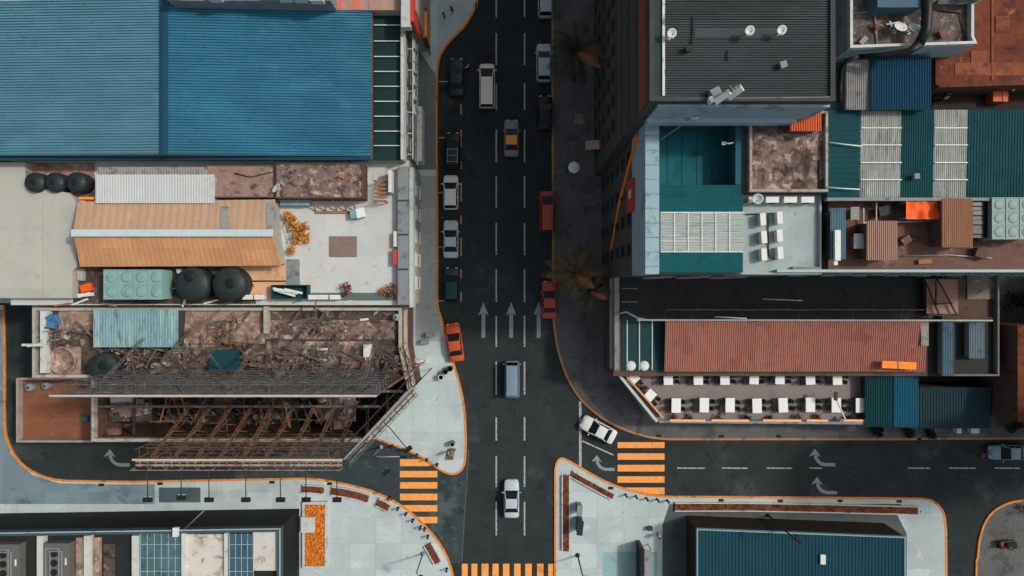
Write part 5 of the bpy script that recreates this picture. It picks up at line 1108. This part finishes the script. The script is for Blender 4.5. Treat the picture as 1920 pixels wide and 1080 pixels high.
# terrace parapets: west diagonal wall + south planter
mb = MB(); mb.beam(P(1160, 702, 6.0), P(1232, 790, 6.0), .3, .25); mb.build('west_coping', white_wall, rs)
mb = MB(); w0, w1 = P(1170, 700, 5.9), P(1243, 783, 5.9); mb.beam(w0, w1, .18, .2); mb.beam(w0-Vector((0, 0, .5)), w1-Vector((0, 0, .5)), .16, .9); mb.build('west_rail', M('warm_rail', (204, 152, 104), .7, .12, 1), rs)
MB().beam(P(1235, 790, 5.9), P(1622, 793, 5.9), .3, .2).build('south_coping', grey_wall, rs)
for x0, x1 in ((1256, 1322), (1334, 1404), (1430, 1502), (1512, 1552), (1575, 1622)): a = P(x0, 788, 5.95); b = P(x1, 788.5, 5.95); MB().beam(a, b, .22, .2).build('orange_rail', M('painted_glow_rail', (250, 172, 110), .5, .06, 1), rs)  # lit look put into the bright base colour; the rail emits nothing
random.seed(31)
for i, (x, r) in enumerate(((1262, .45), (1290, .4), (1346, .7), (1398, .5), (1440, .45), (1494, .6), (1530, .45), (1590, .5), (1608, .4))):
    plant(x, 781, ZD, r, 'reddish plant along the terrace rail, %s from the left' % ORD[i], [leaf_brown, leaf_dark][i % 4 == 3], 110, 'plants along the terrace rail', ln=.24)
# tables and chairs
tb0 = T('dining_table', '', 'table', (0, 0, 0), 'white tables on the dining terrace')
MB().box(-.5, -.8, .72, .5, .8, .76).build('table_top', cloth_w, tb0)
for sx in (-.42, .42):
    for sy in (-.7, .7): MB().box(sx-.035, sy-.035, 0, sx+.035, sy+.035, .72).build('leg', dark_steel, tb0)
ch0 = T('dining_chair', '', 'chair', (0, 0, 0), 'dark chairs on the dining terrace')
MB().box(-.22, -.22, .42, .22, .22, .47).build('seat', chair_m, ch0); MB().box(-.22, .19, .55, .22, .23, .92).box(-.2, .19, .47, -.16, .22, .55).box(.16, .19, .47, .2, .22, .55).build('backrest', chair_m, ch0)
for sx in (-.19, .19):
    for sy in (-.19, .19): MB().box(sx-.02, sy-.02, 0, sx+.02, sy+.02, .42).build('leg', chair_m, ch0)
first_t = first_c = True
def table_set(px, py, label, where, rot=0.0, yscale=1.0, sides=(-1, 1)):
    global first_t, first_c
    p = P(px, py, ZD+.76); q = Vector((p.x+random.uniform(-.06, .06), p.y+random.uniform(-.06, .06), ZD)); rot += random.uniform(-.06, .06)
    if first_t: tb0.location = q; tb0.rotation_euler = (0, 0, rot); tb0['label'] = label; first_t = False; o = tb0
    else: o = copy_thing(tb0, q, rot, label)
    o.scale = (1, yscale, 1)
    for sx in sides:
        for sy in (-.38, .38):
            off = Vector((sx*random.uniform(.7, .95), sy*yscale+random.uniform(-.06, .06), 0)); off.rotate(Matrix.Rotation(rot, 3, 'Z'))
            rr = rot + (-math.pi/2 if sx > 0 else math.pi/2) + random.uniform(-.3, .3)
            if first_c: ch0.location = q+off; ch0.rotation_euler = (0, 0, rr); ch0['label'] = where; first_c = False
            else: copy_thing(ch0, q+off, rr, where)
wp = 'dark chair at a white table in %s'
for i, x in enumerate((1253, 1310, 1360, 1415, 1463, 1520, 1570)): table_set(x, 711, 'white table beside the red roof eave, %s from the left' % ORD[i], wp % 'the row along the red roof', 0, .75)
for i, x in enumerate((1268, 1320, 1369, 1420, 1469, 1519, 1568, 1614)): table_set(x, 760, 'white table in the row near the terrace rail, %s from the left' % ORD[i], wp % 'the row along the plants', 0, .98)
for i, (x, y) in enumerate(((1188, 711), (1220, 741))): table_set(x, y, 'slanted white table by the diagonal terrace wall, %s one' % ('upper' if i == 0 else 'lower'), wp % 'the slanted pair by the diagonal wall', math.radians(-45), .75)
t = T('street_lamp', 'pale lamp arm reaching over the right end of the dining terrace from its rail', 'lamp', tuple(P(1567, 786, 5)))
b = P(1567, 750, 7.5); g = P(1567, 784, 5); MB().tube([g, (g.x, g.y, 6.6), (g.x-.1, g.y+.4, 7.3), (b.x, b.y+.2, 7.5)], .075).build('pole', white_metal, t); MB().obox((b.x, b.y+.4), .35, .9, 7.42, 7.58).build('lamp_head', dark_steel, t); MB().lathe(g, [(.2, 0), (.2, .1), (.1, .2)], 12).build('base', grey_wall, t)
# east end of the block
shed('teal_annex', 'dark teal sheet roofed annex at the right end of the dining terrace', (1622, 684, 1676, 800), 0, (6.2, 6.6, 6.6, 6.2), teal_annex, dark_wall, 'y', 12, amp=.05)
shed('blue_annex', 'bluer sheet roofed annex right of the dark teal annex', (1676, 686, 1722, 801), 0, (6.7, 6.2, 6.2, 6.7), blue_annex, dark_wall, 'y', 10, amp=.05)
shed('slate_annex', 'dark slate coloured wide roof at the right end of the side street', (1722, 726, 1858, 803), 0, (5.2, 5.0, 5.6, 5.6), slate_annex, dark_wall, 'y', 26, amp=.05)
t = T('signboard', 'vivid orange signboard above the teal annex roof', 'sign', tuple(P(1685, 684, 8))); a = P(1653, 690, 9.3); b = P(1717, 691, 9.3)
MB().beam(P(1653, 683, 9.0), P(1717, 686, 9.0), .75, .25).build('panel', orange_sign, t); MB().beam(P(1684, 678, 9.15), P(1685, 692, 9.15), .08, .06).build('seam', grey_wall, t); MB().beam((P(1660, 0, 9).x, P(0, 684, 9).y, 6.4), (P(1660, 0, 9).x, P(0, 684, 9).y, 8.9), .1).beam((P(1710, 0, 9).x, P(0, 685, 9).y, 6.0), (P(1710, 0, 9).x, P(0, 685, 9).y, 8.9), .1).build('post', dark_steel, t)
shed('corrugated_shed', 'pinkish ribbed roof under the dark truss frame', (1737, 522, 1796, 588), 7.42, (8.3,)*4, pink_sheet, brown_wall, 'x', 14, amp=.06)
t = T('truss_frame', 'dark triangular truss frame lying over the pinkish ribbed roof', 'truss', tuple(P(1765, 550, 8.5)))
mb = MB()
for q in (((1733, 520), (1760, 588)), ((1756, 520), (1795, 592)), ((1755, 522), (1755, 572)), ((1740, 523), (1796, 523)), ((1752, 570), (1786, 568)), ((1740, 590), (1860, 596))): mb.beam(P(*q[0], 8.75), P(*q[1], 8.75), .13)
mb.build('chords', dark_steel, t); mb = MB()
for q in ((1740, 523), (1795, 523), (1745, 590), (1792, 590)): mb.beam(P(*q, 7.4), P(*q, 8.7), .1)
mb.build('post', dark_steel, t)
lay((1812, 513, 1872, 561), 7.3, .15, M('pale_mottled_slab', (124, 118, 112), .9, .2, .6, [((160, 156, 148), .35, .8), ((78, 74, 72), .35, 1.2)]), 'mottled_slab', rs)
lay((1740, 600, 1872, 704), 7.3, .05, dark_roof, 'east_roof', rs)
q = PL([(1767, 512), (1874, 512), (1874, 705), (1767, 705)], 8); MB().ring(q, .18, 7.31, 8.0).build('east_rim', M('greyish_rim', (112, 112, 108), .8, .15, 1), rs)
shed('lean_to', 'long pale slate strip roof inside the rimmed east roof', (1767, 602, 1788, 705), 7.35, (8.4,)*4, slate_blue, grey_wall, 'y', 5, amp=.03)
shed('lean_to', 'shorter slate strip roof at the right of the rimmed east roof', (1817, 603, 1846, 672), 7.35, (8.3,)*4, M('slate_pale', (84, 104, 114), .6, .14, .8, ((60, 76, 84), .4, 1)), grey_wall, 'y', 6, amp=.03)
lay((1724, 604, 1738, 648), 8.4, .3, grey_sheet, 'grey_patch_sheet', rs)
a = P(1900, 720, 9); bldg('rust_house', 'rust roofed house in the dark right edge beside the slate annex', R(1908, 610, 2300, 792, 9), 9, brown_wall, rust_roof)
random.seed(41)
for i, (x, y, r) in enumerate(((1890, 560, 1.6), (1898, 640, 1.4), (1882, 720, 1.3), (1890, 800, 1.2), (1640, 808, .7), (1740, 810, .6), (1700, 809, .6))):
    plant(x, y, .14, r, ['dark shrub at the right edge beside the mottled slab', 'dark shrub at the right edge beside the rimmed roof', 'dark shrub between slate annex and rust house', 'dark shrub at the side street corner by the rust house', 'low dark bush at the foot of the teal annex', 'low dark bush at the foot of the slate annex', 'low dark bush at the foot of the blue annex'][i], leaf_dark, 260, ln=.4)
for i, (x, y) in enumerate(((1798, 808), (1828, 808))): a = P(x, y, 1); one(MB().obox(a, .5 if i == 0 else .9, .5, .3, 1.0).obox(a, .4, .4, .14, .3).obox(a, .55 if i == 0 else .95, .55, 1.0, 1.05), 'street_cabinet', white_metal, 'white street cabinet under the slate annex, %s one' % ('slim left' if i == 0 else 'wide right'), 'cabinet')
# unseen tall block, added past the right edge to shade the side street
t = bldg('east_shade_block', 'unseen grey block added past the right edge to shade the side street', [(61.5, -17.2), (80, -17.2), (80, -10), (61.5, -10)], 34, grey_wall, grey_sheet, par=.6)
windows(t, (61.5, -10), (61.5, -17.2), [2+3.3*k for k in range(9)], 2.6)

t = bldg('east_low_shade_block', 'unseen lower grey block added past the right edge to shade the yard', [(60.8, -6.5), (80, -6.5), (80, 2.5), (60.8, 2.5)], 13, grey_wall, grey_sheet, par=.6)  # unseen low block, added to keep the right yard in shade
windows(t, (60.8, 2.5), (60.8, -6.5), [2+3.3*k for k in range(3)], 2.6)
# ---------------------------------------------------------------- lower left: glazed building
ZB = 6.6
bp = PL([(-300, 1003), (526, 990), (526, 1500), (-300, 1500)], ZB)
gb = T('glazed_building', 'dark glass walled building with skylights in the lower left corner', 'building', tuple(P(280, 1040, 0)))
MB().prism(bp, 0, ZB-.9).build('wall', M('dark_curtain_wall', (22, 27, 28), .7, .12, .5, joints=(2.0, 2.2, .2)), gb)
MB().prism(offset(bp, .02), ZB-.9, ZB-.82).build('roof', dark_roof, gb)
MB().ring(bp, .42, ZB-.82, ZB).build('parapet', M('slate_parapet', (62, 78, 82), .7, .12, .5), gb)
MB().ring(bp, .12, ZB+.001, ZB+.08).build('coping', bluegrey_wall, gb)
def gl(x0, y0, x1, y1, z0, z1, mat, name): a = P(x0, y1, z1); b = P(x1, y0, z1); MB().box(a.x, a.y, z0, b.x, b.y, z1).build(name, mat, gb)
for i, x in enumerate((75, 163, 253)): gl(x-6, 1005, x+6, 1400, ZB-.8, ZB-.1, white_wall, 'roof_beam')
for x in (343, 423): gl(x-3, 1000, x+3, 1400, ZB-.8, ZB-.1, white_wall, 'roof_beam')
for x0, x1, mt, nx in ((260, 339, teal_glass, 6), (428, 473, blue_glass, 4)):
    gl(x0, 1001, x1, 1400, ZB-.8, ZB-.35, mt, 'skylight'); a = P(x0, 1002, ZB); b = P(x1, 1400, ZB); mb = MB()
    for k in range(nx+1): x = a.x+(b.x-a.x)*k/nx; mb.box(x-.03, b.y, ZB-.349, x+.03, a.y, ZB-.29)
    y = a.y-1.2
    while y > b.y: mb.box(a.x, y-.03, ZB-.349, b.x, y+.03, ZB-.28); y -= 1.45
    mb.build('glazing_bars', bluegrey_wall, gb)
gl(346, 1002, 420, 1400, ZB-.8, ZB-.5, M('peeling_white_roof', (196, 192, 184), .8, .1, .5, [((150, 140, 128), .35, .6), ((70, 80, 82), .28, .8)]), 'peeling_roof')
gl(474, 996, 523, 1070, ZB-.8, ZB-.3, M('pale_roof_patch', (192, 190, 184), .8, .1, .6, [((168, 120, 96), .2, .9), ((140, 138, 132), .35, 1.2)]), 'pale_roof_patch')
gl(142, 1008, 156, 1400, ZB-.8, ZB-.5, brown_slab, 'brown_strip'); gl(170, 1008, 188, 1400, ZB-.8, ZB-.5, brown_slab, 'brown_strip')
gl(194, 1020, 215, 1400, ZB-.8, ZB-.7, ruin_floor, 'stained_strip')
def chiller(x0, y0, x1, y1, label):
    a = P(x0, y1, ZB+.2); b = P(x1, y0, ZB+.2); t = T('chiller', label, 'chiller', ((a.x+b.x)/2, (a.y+b.y)/2, ZB-.82))
    MB().box(a.x, a.y, ZB-.72, b.x, b.y, ZB+.2).build('body', M('grey_chiller', (94, 94, 92), .6, .1, 1), t)
    m_ = (a.x+b.x)/2; mb = MB()
    for k in range(2): mb.ring([(a.x+.2+k*.5, a.y+.3), (m_+.3+k*.3, a.y+.3), (m_+.3+k*.3, b.y-.5-k*.3), (a.x+.2+k*.5, b.y-.5-k*.3)], .07, ZB+.2, ZB+.32)
    mb.build('pipe_frame', steel, t)
    mb = MB()
    for k in range(5): yy = b.y-1.1-k*1.0; mb.lathe((a.x+(m_-a.x)*.55+.35, yy, ZB+.2), [(.36, 0), (.36, .1), (.3, .04), (.05, .04)], 16)
    mb.build('fan', black_plastic, t); MB().box(b.x-.5, b.y-2.3, ZB+.2, b.x-.35, b.y-1.6, ZB+.26).build('handle', white_metal, t); MB().box(a.x, a.y, ZB-.82, b.x, a.y+.2, ZB-.72).box(a.x, b.y-.2, ZB-.82, b.x, b.y, ZB-.72).build('skid', dark_steel, t)
chiller(-14, 1021, 37, 1130, 'grey chiller box at the far left between white roof beams'); chiller(82, 1019, 131, 1130, 'grey chiller with pipe frame between the first and second white beams')
a = P(330, 997, ZB+.3); one(MB().obox(a, .5, .9, ZB+.09, ZB+.45).obox((a.x, a.y), .56, .96, ZB+.45, ZB+.5), 'parapet_box', white_metal, 'white box mounted on the parapet beside the teal skylight', 'box')
one(MB().tube([P(346, 992, ZB+.1), P(382, 958, ZB+2.4)], .05), 'pole', steel, 'thin slanted pole rising from the parapet of the glazed building', 'pole')
# plaza furniture lower left
t = T('flower_bed', 'large bed of orange flowers with white rim beside the glazed building', 'flower bed', tuple(P(588, 1005, .14)))
q = R(567, 941, 614, 1066, .5); MB().prism(offset(q, .25), .14, .42).build('soil', M('orange_brown_soil', (176, 106, 52), .95, .2, 2), t); MB().ring(q, .3, .14, .55).build('rim', white_wall, t)
random.seed(51); mb = MB(); a = q[0]; b = q[2]
for _ in range(3600): mb.leaf(Vector((random.uniform(a[0]+.32, b[0]-.4), random.uniform(a[1]+.32, b[1]-.4), random.uniform(.43, .56))), .24, .18, Vector((random.gauss(0, 1), random.gauss(0, 1), random.gauss(.1, .2))))
o = mb.build('flowers', flower_m, t); o['kind'] = 'stuff'
a = P(577, 984, .9); one(MB().obox(a, 1.5, 1.7, .42, .85).obox(a, 1.6, 1.8, .85, .92).obox(a, .3, .3, .92, 1.0), 'plinth', white_wall, 'pale square plinth set in the orange flower bed', 'plinth')
def planter(pts, wd, label, mat=leaf_brown, soilm=soil, n=60, h=.45, rimm=white_wall):
    w = [P(x, y, h) for x, y in pts]; c = w[len(w)//2]; t = T('planter', label, 'planter', (c.x, c.y, .14))
    path = [(p.x, p.y) for p in w]; mb = MB(); strip(mb, path, wd, .14, h-.06); mb.build('soil', soilm, t)
    mb = MB(); strip(mb, path, .12, .14, h, side=(wd+.12)/.12); strip(mb, path, .12, .14, h, side=-(wd+.12)/.12); mb.build('rim', rimm, t)
    mb = MB()
    for i in range(len(path)-1):
        p0, p1 = Vector(path[i]), Vector(path[i+1]); k = max(2, int((p1-p0).length*n/10))
        for _ in range(k):
            p = p0.lerp(p1, random.random()); mb.clump((p.x+random.uniform(-.35, .35)*wd, p.y+random.uniform(-.35, .35)*wd, h+.05), .16, 7, .16, .1)
    o = mb.build('plants', mat, t); o['kind'] = 'stuff'; return t
planter([(566, 917), (586, 918), (606, 920)], .75, 'short reddish curved planter nearest the flower bed')
planter([(621, 921), (645, 924), (668, 929), (690, 936)], .85, 'longer curved orange brown planter in the middle of the kerb arc')
planter([(707, 942), (718, 947), (729, 954)], .8, 'short tilted planter beside the orange cone')
planter([(802, 1022), (811, 1038), (821, 1056)], .8, 'brown planter by the lower bend near the bottom crosswalk')
c = P(731, 935, .14); t = T('traffic_cone', 'bright orange cone at the kerb of the lower left plaza', 'cone', tuple(c)); MB().obox(c, .5, .5, .145, .19, .4).build('base', black_plastic, t); MB().lathe((c.x, c.y, .19), [(.22, 0), (.06, .72), (.04, .74)], 16).build('cone', orange_tarp, t)
bol = T('bollard', '', 'bollard', (0, 0, 0)); MB().lathe((0, 0, 0), [(.15, 0), (.15, .06), (.09, .09), (.09, .72), (.13, .74), (.15, .84), (.1, .94), (.02, .96)], 14).build('post', black_plastic, bol); MB().lathe((0, 0, .6), [(.094, 0), (.094, .06)], 14).build('collar', steel, bol)
bl1 = 'bollards along the lower left kerb'; bl2 = 'bollards along the lower right kerb'; bl3 = 'bollards on the pointed pavement'
fb = True
for g, lab, pts in ((bl1, 'black bollard along the kerb arc of the lower left plaza by the zebra crossing', ((747, 952), (762, 962), (775, 974), (789, 987), (797, 990), (803, 1004), (838, 1066))), (bl2, 'black bollard along the lower right kerb facing the right crosswalk', ((1173, 927), (1192, 930), (1212, 934), (1232, 936), (1251, 938))), (bl3, 'black bollard on the edge of the pointed pavement above the zebra crossing', ((736, 836), (757, 842), (782, 852), (801, 861), (820, 870)))):
    for x, y in pts:
        p = P(x, y, .14)
        if fb: bol.location = p; bol['label'] = lab; bol['group'] = g; fb = False
        else: o = copy_thing(bol, p, 0, lab); o['group'] = g
for i, (x, y, r) in enumerate(((845, 690, .3), (836, 696, .28), (828, 706, .34), (849, 830, .3))):
    c = P(x, y, .14); t = T('litter_bin', ['black litter bin at the kerb just below the orange sedan', 'small black litter bin second from the orange sedan', 'pale topped litter bin third from the orange sedan', 'black litter bin near the tip of the pointed pavement'][i], 'bin', tuple(c))
    MB().lathe(c, [(r*.85, 0), (r, .1), (r, .8), (r*.9, .84), (r*.7, .8), (r*.6, .3), (.02, .3)], 16).build('body', tank_dark, t); MB().lathe((c.x, c.y, c.z+.84), [(r*1.02, 0), (r*1.02, .05), (r*.75, .06), (r*.75, 0)], 16).build('rim', [black_plastic, black_plastic, white_metal, steel][i], t)
c = P(848, 850, .14); t = T('bench', 'reddish slatted bench near the tip of the pointed pavement', 'bench', tuple(c)); mb = MB()
for k in range(4): mb.obox((c.x-.3+k*.16, c.y), .12, 1.4, .55, .6, -.25)
mb.build('seat', rust, t)
for s in (-.5, .5): MB().obox((c.x+s*.25, c.y+s), .6, .1, .14, .549, -.25).build('leg', dark_steel, t)
for i, (x, y) in enumerate(((796, 642), (806, 628))): a = P(x, y, 1); one(MB().obox(a, .9, .45, .14, .9).obox(a, .95, .5, .9, .95), 'utility_box', grey_wall, 'grey utility box against the ruin wall on the bright pavement, %s' % ('lower' if i == 0 else 'upper'), 'utility box')
a = P(790, 677, 1); one(MB().obox((a.x, a.y), 1.6, .5, .55, .62).obox((a.x, a.y+.25), 1.6, .08, .7, 1.0).obox((a.x-.6, a.y), .1, .45, .14, .55).obox((a.x+.6, a.y), .1, .45, .14, .55).obox((a.x-.6, a.y+.25), .08, .08, .55, .75).obox((a.x+.6, a.y+.25), .08, .08, .55, .75), 'bench', white_metal, 'pale bench beside the ruin wall below the utility boxes', 'bench')
def lamp_post(gx, gy, hx, hy, z, label, cat='lamp', mat=dark_steel):
    g = P(gx, gy, .14); h = P(hx, hy, z); t = T('street_lamp', label, cat, tuple(g)); top = Vector((g.x, g.y, z-.3))
    MB().tube([g, top, top.lerp(h, .3)+Vector((0, 0, .25)), h], [.1, .07, .06, .05]).build('pole', mat, t); MB().lathe(g, [(.28, 0), (.28, .06), (.13, .1), (.12, .5)], 12).build('base', mat, t)
    d = (h-top); d.z = 0; d = d.normalized() if d.length > .05 else Vector((1, 0, 0)); MB().beam(h-d*.1, h+d*.7, .28, .13).build('lamp_head', black_plastic, t)
lamp_post(1083, 1041, 1099, 1082, 5.8, 'dark street lamp near the bottom edge of the lower right plaza')
lamp_post(793, 1038, 788, 1080, 5.8, 'grey street lamp near the bottom edge of the lower left plaza', mat=grey_wall)
lamp_post(714, 838, 752, 856, 4.8, 'pale traffic signal arm before the zebra crossing', 'traffic signal', steel)

# ---------------------------------------------------------------- lower right plaza and hall
random.seed(61)
planter([(1061, 892), (1061, 940), (1061, 1034)], .72, 'long straight reddish planter along the main road on the lower right plaza', leaf_brown)
planter([(1072, 889), (1100, 905), (1128, 920), (1150, 932)], .62, 'slanting planter along the kerb at the pointed end of the lower right plaza', leaf_brown)
planter([(1266, 951), (1400, 951), (1560, 954), (1722, 958)], .8, 'very long dark reddish hedge planter along the right side street kerb', leaf_brown, n=50)
hp = PL([(1306, 991), (1697, 1006), (1697, 1500), (1306, 1500)], 4.5)
hl = T('petrol_blue_hall', 'low hall with petrol blue ribbed roof and pale rim at the bottom right', 'hall', tuple(P(1500, 1040, 0)))
MB().prism(hp, 0, 4.2).build('wall', M('dark_hall_wall', (44, 38, 36), .8, .15, .5, ((70, 46, 38), .25, .6)), hl)
a = P(1308, 993, 4.5); b = P(1695, 1008, 4.5); yb = P(0, 1500, 4.5).y
MB().sheet((a.x, yb, 4.25), (a.x, a.y, 4.5), (b.x, b.y, 4.5), (b.x, yb, 4.25), 62, .05).build('roof', hall_roof, hl)
MB().ring(hp, .14, 4.2, 4.62).build('rim', M('pale_blue_rim', (120, 152, 158), .6, .1, 1), hl)
MB().box(P(1255, 0, 2).x+2.6, P(0, 1120, 2).y, .14, P(1296, 0, 2).x, P(0, 978, 2).y, 1.6).build('red_brown_porch', M('red_brown_porch', (92, 46, 36), .8, .2, .6), hl)
a = P(1542, 1048, 4.6); one(MB().obox(a, .5, 1.0, 4.5, 4.75).obox(a, .56, 1.06, 4.75, 4.8), 'roof_hatch', white_metal, 'white hatch box on the petrol blue hall roof', 'hatch')
lamp_post(1440, 966, 1500, 1015, 9.5, 'dark lamp leaning out over the petrol blue roof from the apron')
def kiosk(x, y, wd, dp, h, label, mat, rot=0):
    a = P(x, y, h); t = T('kiosk', label, 'kiosk', (a.x, a.y, .14)); MB().obox(a, wd, dp, .14, h-.1, rot).build('body', mat, t); MB().obox(a, wd+.12, dp+.12, h-.1, h, rot).build('lid', mat, t)
    MB().obox((a.x-wd/2-.01, a.y), .03, dp*.7, .5, h-.4, rot).build('panel', dark_glass, t); return t
kiosk(1088, 991, .55, 1.5, 2.2, 'dark teal upright panel box on the lower right plaza', M('dark_teal_box', (24, 52, 56), .5, .1, 1), -.12)
kiosk(1087, 958, .5, 1.1, 1.8, 'pale upright panel box above the dark teal one on the lower right plaza', grey_wall, -.1)
c = P(1219, 991, .5); one(MB().obox(c, .55, .4, .14, .65).obox(c, .6, .45, .65, .7), 'utility_box', M('green_box', (36, 74, 72), .6, .1, 1), 'small dark green box on the lower right plaza beside the person', 'utility box')
t = T('shelter', 'curved grey shelter with dark back at the bottom of the lower right plaza', 'shelter', tuple(P(1215, 1050, .14)))
a = P(1214, 1030, 3); b = P(1214, 1120, 3); mb = MB(); n = 10; vs = []
for k in range(n+1):
    an = math.pi*.5*k/n; vs += [(a.x-.3+1.0*math.sin(an), b.y, 1.6+1.2*math.cos(an)), (a.x-.3+1.0*math.sin(an), a.y-.4*math.sin(an), 1.6+1.2*math.cos(an))]
vs += [(v[0]-.06, v[1], v[2]-.06) for v in vs]; m_ = 2*(n+1)
fs = [(2*k, 2*k+2, 2*k+3, 2*k+1) for k in range(n)] + [(m_+2*k, m_+2*k+1, m_+2*k+3, m_+2*k+2) for k in range(n)] + [(2*k+1, 2*k+3, m_+2*k+3, m_+2*k+1) for k in range(n)] + [(0, 1, m_+1, m_)]
mb.add(vs, fs, True).build('canopy', grey_wall, t); MB().box(a.x-.75, b.y, .14, a.x-.35, a.y, 2.75).build('back', black_plastic, t); MB().beam((a.x+.65, a.y-.5, .14), (a.x+.65, a.y-.5, 1.6), .08).beam((a.x+.65, a.y-3, .14), (a.x+.65, a.y-3, 1.6), .08).build('post', steel, t)
# far bottom right corner
t = T('food_stall', 'small rusty street stall cart on the bottom right corner pavement', 'stall', tuple(P(1892, 1022, .14))); a = P(1892, 1022, 1)
MB().obox(a, 1.7, .8, .5, .95, .1).build('counter', rust, t); MB().obox((a.x+.2, a.y), 1.1, .7, .95, 1.25, .1).build('glass_case', dark_glass, t)
for s in (-.6, .6): MB().lathe((a.x+s, a.y-.45, .14), [(.05, 0), (.2, .02), (.2, .34), (.05, .36)], 12).build('wheel', rubber, t)
MB().beam((a.x-.8, a.y+.2, .14), (a.x-.8, a.y+.2, .5), .07).beam((a.x+.8, a.y+.2, .14), (a.x+.8, a.y+.2, .5), .07).build('leg', dark_steel, t)
plant(1912, 952, .14, .7, 'reddish dry shrub at the top of the bottom right corner pavement', leaf_brown, 120); 

# drain grates along the kerbs
for g_, lb, pts_ in (('drain grates on the lower right kerb', 'small dark drain grate in the lower right pavement along the orange kerb', ((1145, 915), (1352, 938), (1463, 939), (1575, 939), (1686, 940))), ('drain grates on the lower left kerb', 'small dark drain grate in the lower left pavement along the orange kerb', ((190, 909), (300, 907), (510, 904), (618, 907), (704, 924))), ('drain grates on the restaurant kerb', 'small dark drain grate in the pavement below the dining terrace', ((1235, 817), (1352, 818), (1460, 818)))):
    for x, y in pts_:
        p = P(x, y, .14); mb = MB(); mb.obox(p, .62, .3, .1, .15, 0)
        for k in range(5): mb.obox((p.x-.24+k*.12, p.y), .04, .34, .15, .165, 0)
        one(mb, 'drain_grate', black_plastic, lb, 'drain', g_)

# more roof clutter: pipes, boxes, boards, each a thing
random.seed(91)
for i, (pts_, z, r_, mt, lb) in enumerate((
    (((1440, 403), (1441, 480), (1452, 486)), 25.08, .05, dark_steel, 'thin dark pipe between the two columns of condensers on the pale roof'),
    (((1398, 402), (1452, 400)), 25.1, .05, dark_steel, 'thin dark pipe north of the condensers on the pale roof'),
    (((1255, 185), (1400, 184), (1555, 182)), 32.0, .06, grey_wall, 'long grey conduit along the south rim of the tower roof'),
    (((1300, 30), (1300, 60), (1296, 90)), 31.95, .06, dark_steel, 'dark conduit running down the west part of the tower roof'),
    (((1365, 95), (1364, 112)), 31.95, .06, dark_steel, 'short dark conduit in the middle of the tower roof'),
    (((1600, 25), (1640, 22), (1645, 90)), 29.1, .05, steel, 'thin bent pipe on the western part of the stained brown roof'),
    (((1760, 20), (1800, 24), (1812, 80)), 29.1, .05, dark_steel, 'thin bent pipe on the eastern part of the stained brown roof'),
    (((1690, 480), (1780, 478), (1860, 484)), 24.6, .06, steel, 'long pale pipe along the south of the brown court floor'),
    (((1410, 222), (1470, 212), (1530, 213)), 26.3, .06, steel, 'pale pipe curving along the north rim of the stained terrace'),
    (((1536, 300), (1537, 352)), 26.08, .08, dark_steel, 'dark pipe along the east rim of the stained terrace'),
    (((440, 325), (470, 332), (512, 322)), 11.0, .05, dark_steel, 'dark branch like pipe on the brown roof room beside the lean-to'),
    (((445, 527), (536, 527)), 9.1, .07, dark_steel, 'straight dark pipe across the peach floor beside the black tanks'),
    (((305, 540), (330, 541)), 9.3, .05, steel, 'short pipe joining teal panel tank and black tank'))):
    one(MB().tube([P(x, y, z) for x, y in pts_], r_, 6), 'pipe', mt, lb, 'pipe')
for i, (x, y, z, wd, dp, h, rt, mt, lb) in enumerate((
    (1660, 395, 24.5, .9, .7, .7, .2, dark_wall, 'dark crate left of the orange tarpaulin in the brown court'),
    (1700, 450, 24.5, .7, .5, .5, .6, rust, 'rusty crate in the open middle of the brown court'),
    (1735, 490, 24.5, 1.0, .3, .3, .1, wood, 'low wooden crate at the south wall of the brown court'),
    (1842, 475, 24.5, .9, .7, .6, -.3, brown_wall, 'brown crate below the dark glazed roof in the brown court'),
    (1720, 330, 26.31, .35, .35, .4, .1, grey_wall, 'tiny grey box between the translucent bands of the market roof'),
    (1470, 120, 31.92, .4, .4, .4, .3, grey_wall, 'tiny grey box on the east part of the tower roof'),
    (1292, 90, 31.92, .4, .35, .4, .3, black_plastic, 'tiny dark vent box on the west part of the tower roof'),
    (1770, 62, 29.0, .5, .5, .4, .4, rust, 'small rusty crate right of the black duct on the stained brown roof'),
    (1620, 75, 29.0, .6, .3, .3, .8, grey_sheet, 'small grey crate in the west corner of the stained brown roof'),
    (160, 390, 10.0, .1, .1, .1, 0, grey_wall, 'x'),
    (476, 349, 10.9, .5, .3, .2, .5, brown_wall, 'small brown crate on the brown roof room beside the lean-to'),
    (640, 330, 11.1, .6, .3, .2, -.4, wood, 'small wooden crate on the mottled roof room'))):
    if lb == 'x': continue
    a = P(x, y, z+h); one(MB().obox(a, wd, dp, z+.012, z+h*.85, rt).obox(a, wd+.06, dp+.06, z+h*.85, z+h, rt), 'crate', mt, lb, 'crate')
for i, (x, y, ln, rt) in enumerate(((395, 566, 1.6, .25), (432, 566, 1.3, .3), (345, 566, 1.1, 1.3), (557, 566, 1.0, .2), (655, 565, 1.1, .4), (118, 571, 2.0, .12), (150, 566, 1.8, .35), (205, 571, 1.5, -.2))):
    a = P(x, y, 9.05); one(MB().obox(a, ln, .16, 9.012, 9.09, rt).obox((a.x+.15, a.y+.05), ln*.6, .13, 9.09, 9.13, rt+.1), 'plank', [white_metal, wood, white_metal, grey_sheet][i % 4], ['white plank on the terrace rim below the first black tank', 'wooden plank on the terrace rim below the second black tank', 'white plank standing askew left of the first black tank', 'grey plank on the rim just below the teal bin', 'white plank on the rim beside the brown bush', 'wooden plank on the rim above the northwest corner of the ruin', 'white plank on the rim left of the teal panel tank', 'grey plank on the rim below the teal panel tank'][i], 'plank')
